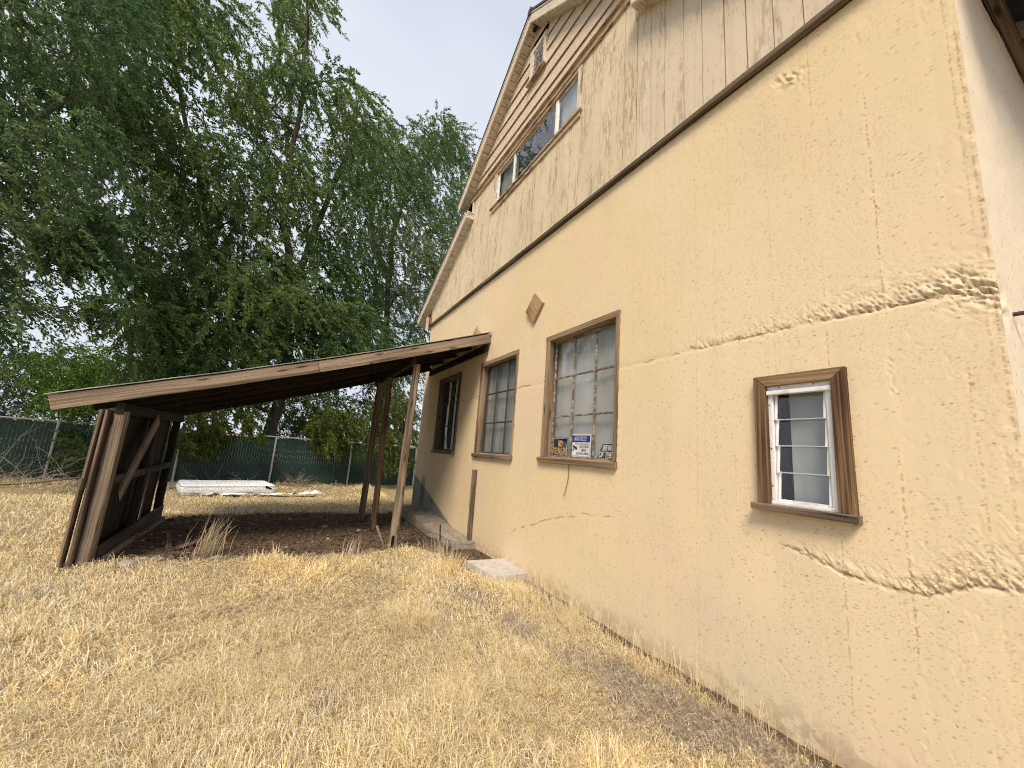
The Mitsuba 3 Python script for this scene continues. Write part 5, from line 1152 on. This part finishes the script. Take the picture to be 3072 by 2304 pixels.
def flat_straw(n, x0, x1, y0, y1, L, w, seed):
    """loose stems lying on the ground between the tufts"""
    x, y, g = scatter(n, x0, x1, y0, y1, seed); ba = shed_bare(x, y); ok = in_view(x, y) & (g.uniform(0, 1, n) < (1 - ba)) & ~((x > 2.24) & (y > 4.3) & (y < 5.1)); x, y = x[ok], y[ok]; n = len(x)
    th = thatch(x, y); q = np.stack([x, y, 0 * x], -1); flow = 2.6 + 5.2 * (meshkit.fbm(q * 0.55, 2, 14) - 0.5) + np.where(th > 0.4, -0.6, 0)
    col = STRAW[g.integers(0, 5, n)] * g.uniform(0.6, 1.05, (n, 1)); gr = g.uniform(0, 1, n) < (0.06 + 0.72 * th); col[gr] = GREY[g.integers(0, 3, gr.sum())] * g.uniform(0.8, 1.25, (gr.sum(), 1))
    return blades(x, y, L * g.uniform(0.5, 1.3, n), w * g.uniform(0.7, 1.2, n), g.uniform(1.15, 1.5, n), flow + g.normal(0, 0.9, n), seed + 1, col, ground_h(x, y) + g.uniform(0.002, 0.02, n))


scene['straw'] = {'type': 'principledthin', 'base_color': {'type': 'mesh_attribute', 'name': 'vertex_color'}, 'roughness': 0.6, 'spec_trans': 0.0, 'diff_trans': 0.5, 'eta': 1.3}
gm = [grass_zone(11500, 10, -2.9, 2.77, 0.4, 3.4, 0.120, 0.0042, 101), flat_straw(62000, -2.9, 2.77, 0.4, 3.4, 0.085, 0.0038, 103),
      grass_zone(11000, 9, -5.0, 2.77, 3.4, 6.8, 0.125, 0.0065, 105), flat_straw(42000, -5.0, 2.77, 3.4, 6.8, 0.11, 0.006, 107),
      grass_zone(9500, 7, -9.5, 2.9, 6.8, 11.5, 0.13, 0.010, 109), flat_straw(20000, -9.5, 2.9, 6.8, 11.5, 0.14, 0.009, 111),
      grass_zone(9500, 6, -12, 6.5, 11.5, 15.4, 0.15, 0.016, 113)]
def weeds(x, y, n, L, seed, sx, sy, w, col):
    g = np.random.default_rng(seed); X = np.minimum(x + g.normal(0, sx, n), 2.77); Y = y + g.normal(0, sy, n)
    return blades(X, Y, L * g.uniform(0.4, 1.2, n), np.full(n, w), np.clip(np.abs(g.normal(0.35, 0.25, n)), 0.03, 1.3), g.uniform(0, 6.28, n), seed, col[g.integers(0, 3, n)] * g.uniform(0.8, 1.15, (n, 1)))


gm += [weeds(2.66, 4.15, 140, 0.24, 4, 0.10, 0.16, 0.003, GREY * 1.6), weeds(2.68, 2.3, 160, 0.26, 5, 0.10, 0.35, 0.0028, STRAW), weeds(2.70, 1.5, 120, 0.20, 6, 0.08, 0.3, 0.0028, STRAW), weeds(2.69, 3.4, 120, 0.20, 7, 0.08, 0.4, 0.003, STRAW)]
Vg, Fg, Cg, o = [], [], [], 0
for m in gm: Vg.append(m[0]); Fg.append(m[1] + o); Cg.append(m[3]); o += len(m[0])
scene['dry_grass'] = mikit.ply((np.vstack(Vg), np.vstack(Fg)), 'straw', smooth=False, color=np.vstack(Cg))
tag('dry_grass', 'straw-coloured dry grass with grey flattened thatch covering the yard', 'grass', kind='stuff')


def clump(key, label, x, y, n, L, seed, spread, w=0.004, col=None, az0=None, group=None):
    g = np.random.default_rng(seed); a = g.uniform(0, 2 * np.pi, n); rr_ = np.abs(g.normal(0, spread, n))
    c = (STRAW if col is None else col)[g.integers(0, 3, n)] * g.uniform(0.8, 1.15, (n, 1))
    az = a if az0 is None else az0 + g.normal(0, 0.6, n)
    m = blades(x + np.cos(a) * rr_, y + np.sin(a) * rr_, L * g.uniform(0.45, 1.2, n), np.full(n, w), np.clip(np.abs(g.normal(0.35, 0.25, n)), 0.03, 1.3), az, seed, c)
    put(key, m, 'straw'); tag(key, label, 'grass clump', group)


clump('tall_grass_clump', 'tall pale grass tuft in front of the dark shed floor', -0.70, 6.35, 130, 0.46, 1, 0.12, 0.005, np.array([[0.55, 0.46, 0.31], [0.62, 0.53, 0.37], [0.45, 0.37, 0.25]]), 0.3)
clump('tall_grass_clump_001', 'yellow grass tuft just left of the concrete slab', 2.02, 4.95, 220, 0.26, 2, 0.12, 0.004)
clump('tall_grass_clump_002', 'thin pale stems in front of the broken concrete footing', 2.15, 5.75, 70, 0.30, 3, 0.15, 0.004, GREY * 1.5, 2.0)
clump('tall_grass_clump_003', 'few thin stalks standing at the right end of the bare soil', 0.95, 5.95, 40, 0.28, 6, 0.10, 0.004, GREY * 1.5, 0.6)

# crumbs of wood, bark and stone on the bare soil
x, y, g = scatter(5200, -1.8, 2.75, 5.3, 9.6, 77); ok = g.uniform(0, 1, len(x)) < shed_bare(x, y); x, y = x[ok], y[ok]; n = len(x)
sz = g.lognormal(-4.6, 0.5, (n, 1)) * np.array([1.0, 0.5, 0.35]); yaw = g.uniform(0, 6.28, n)
cube = np.array([[a, b, c] for a in (-1, 1) for b in (-1, 1) for c in (-1, 1)], float); cf = np.array([[0, 1, 3], [0, 3, 2], [4, 6, 7], [4, 7, 5], [0, 4, 5], [0, 5, 1], [2, 3, 7], [2, 7, 6], [0, 2, 6], [0, 6, 4], [1, 5, 7], [1, 7, 3]])
Vc = cube[None] * sz[:, None] * g.uniform(0.6, 1.2, (n, 8, 1)); Vc = np.stack([Vc[..., 0] * np.cos(yaw)[:, None] - Vc[..., 1] * np.sin(yaw)[:, None], Vc[..., 0] * np.sin(yaw)[:, None] + Vc[..., 1] * np.cos(yaw)[:, None], Vc[..., 2]], -1) + np.stack([x, y, ground_h(x, y) + 0.012], -1)[:, None]
pal = np.array([[0.10, 0.07, 0.05], [0.16, 0.11, 0.075], [0.24, 0.19, 0.14], [0.36, 0.32, 0.26], [0.06, 0.045, 0.035]])
cc = np.repeat(pal[g.choice(5, n, p=[.38, .28, .13, .04, .17])], 8, 0)
scene['crumb'] = diffuse({'type': 'mesh_attribute', 'name': 'vertex_color'})
scene['soil_litter'] = mikit.ply((Vc.reshape(-1, 3), (cf[None] + np.arange(n)[:, None, None] * 8).reshape(-1, 3)), 'crumb', smooth=False, color=cc)
tag('soil_litter', 'crumbs of bark, clods and stone on the bare soil under the shed roof', 'litter', kind='stuff')
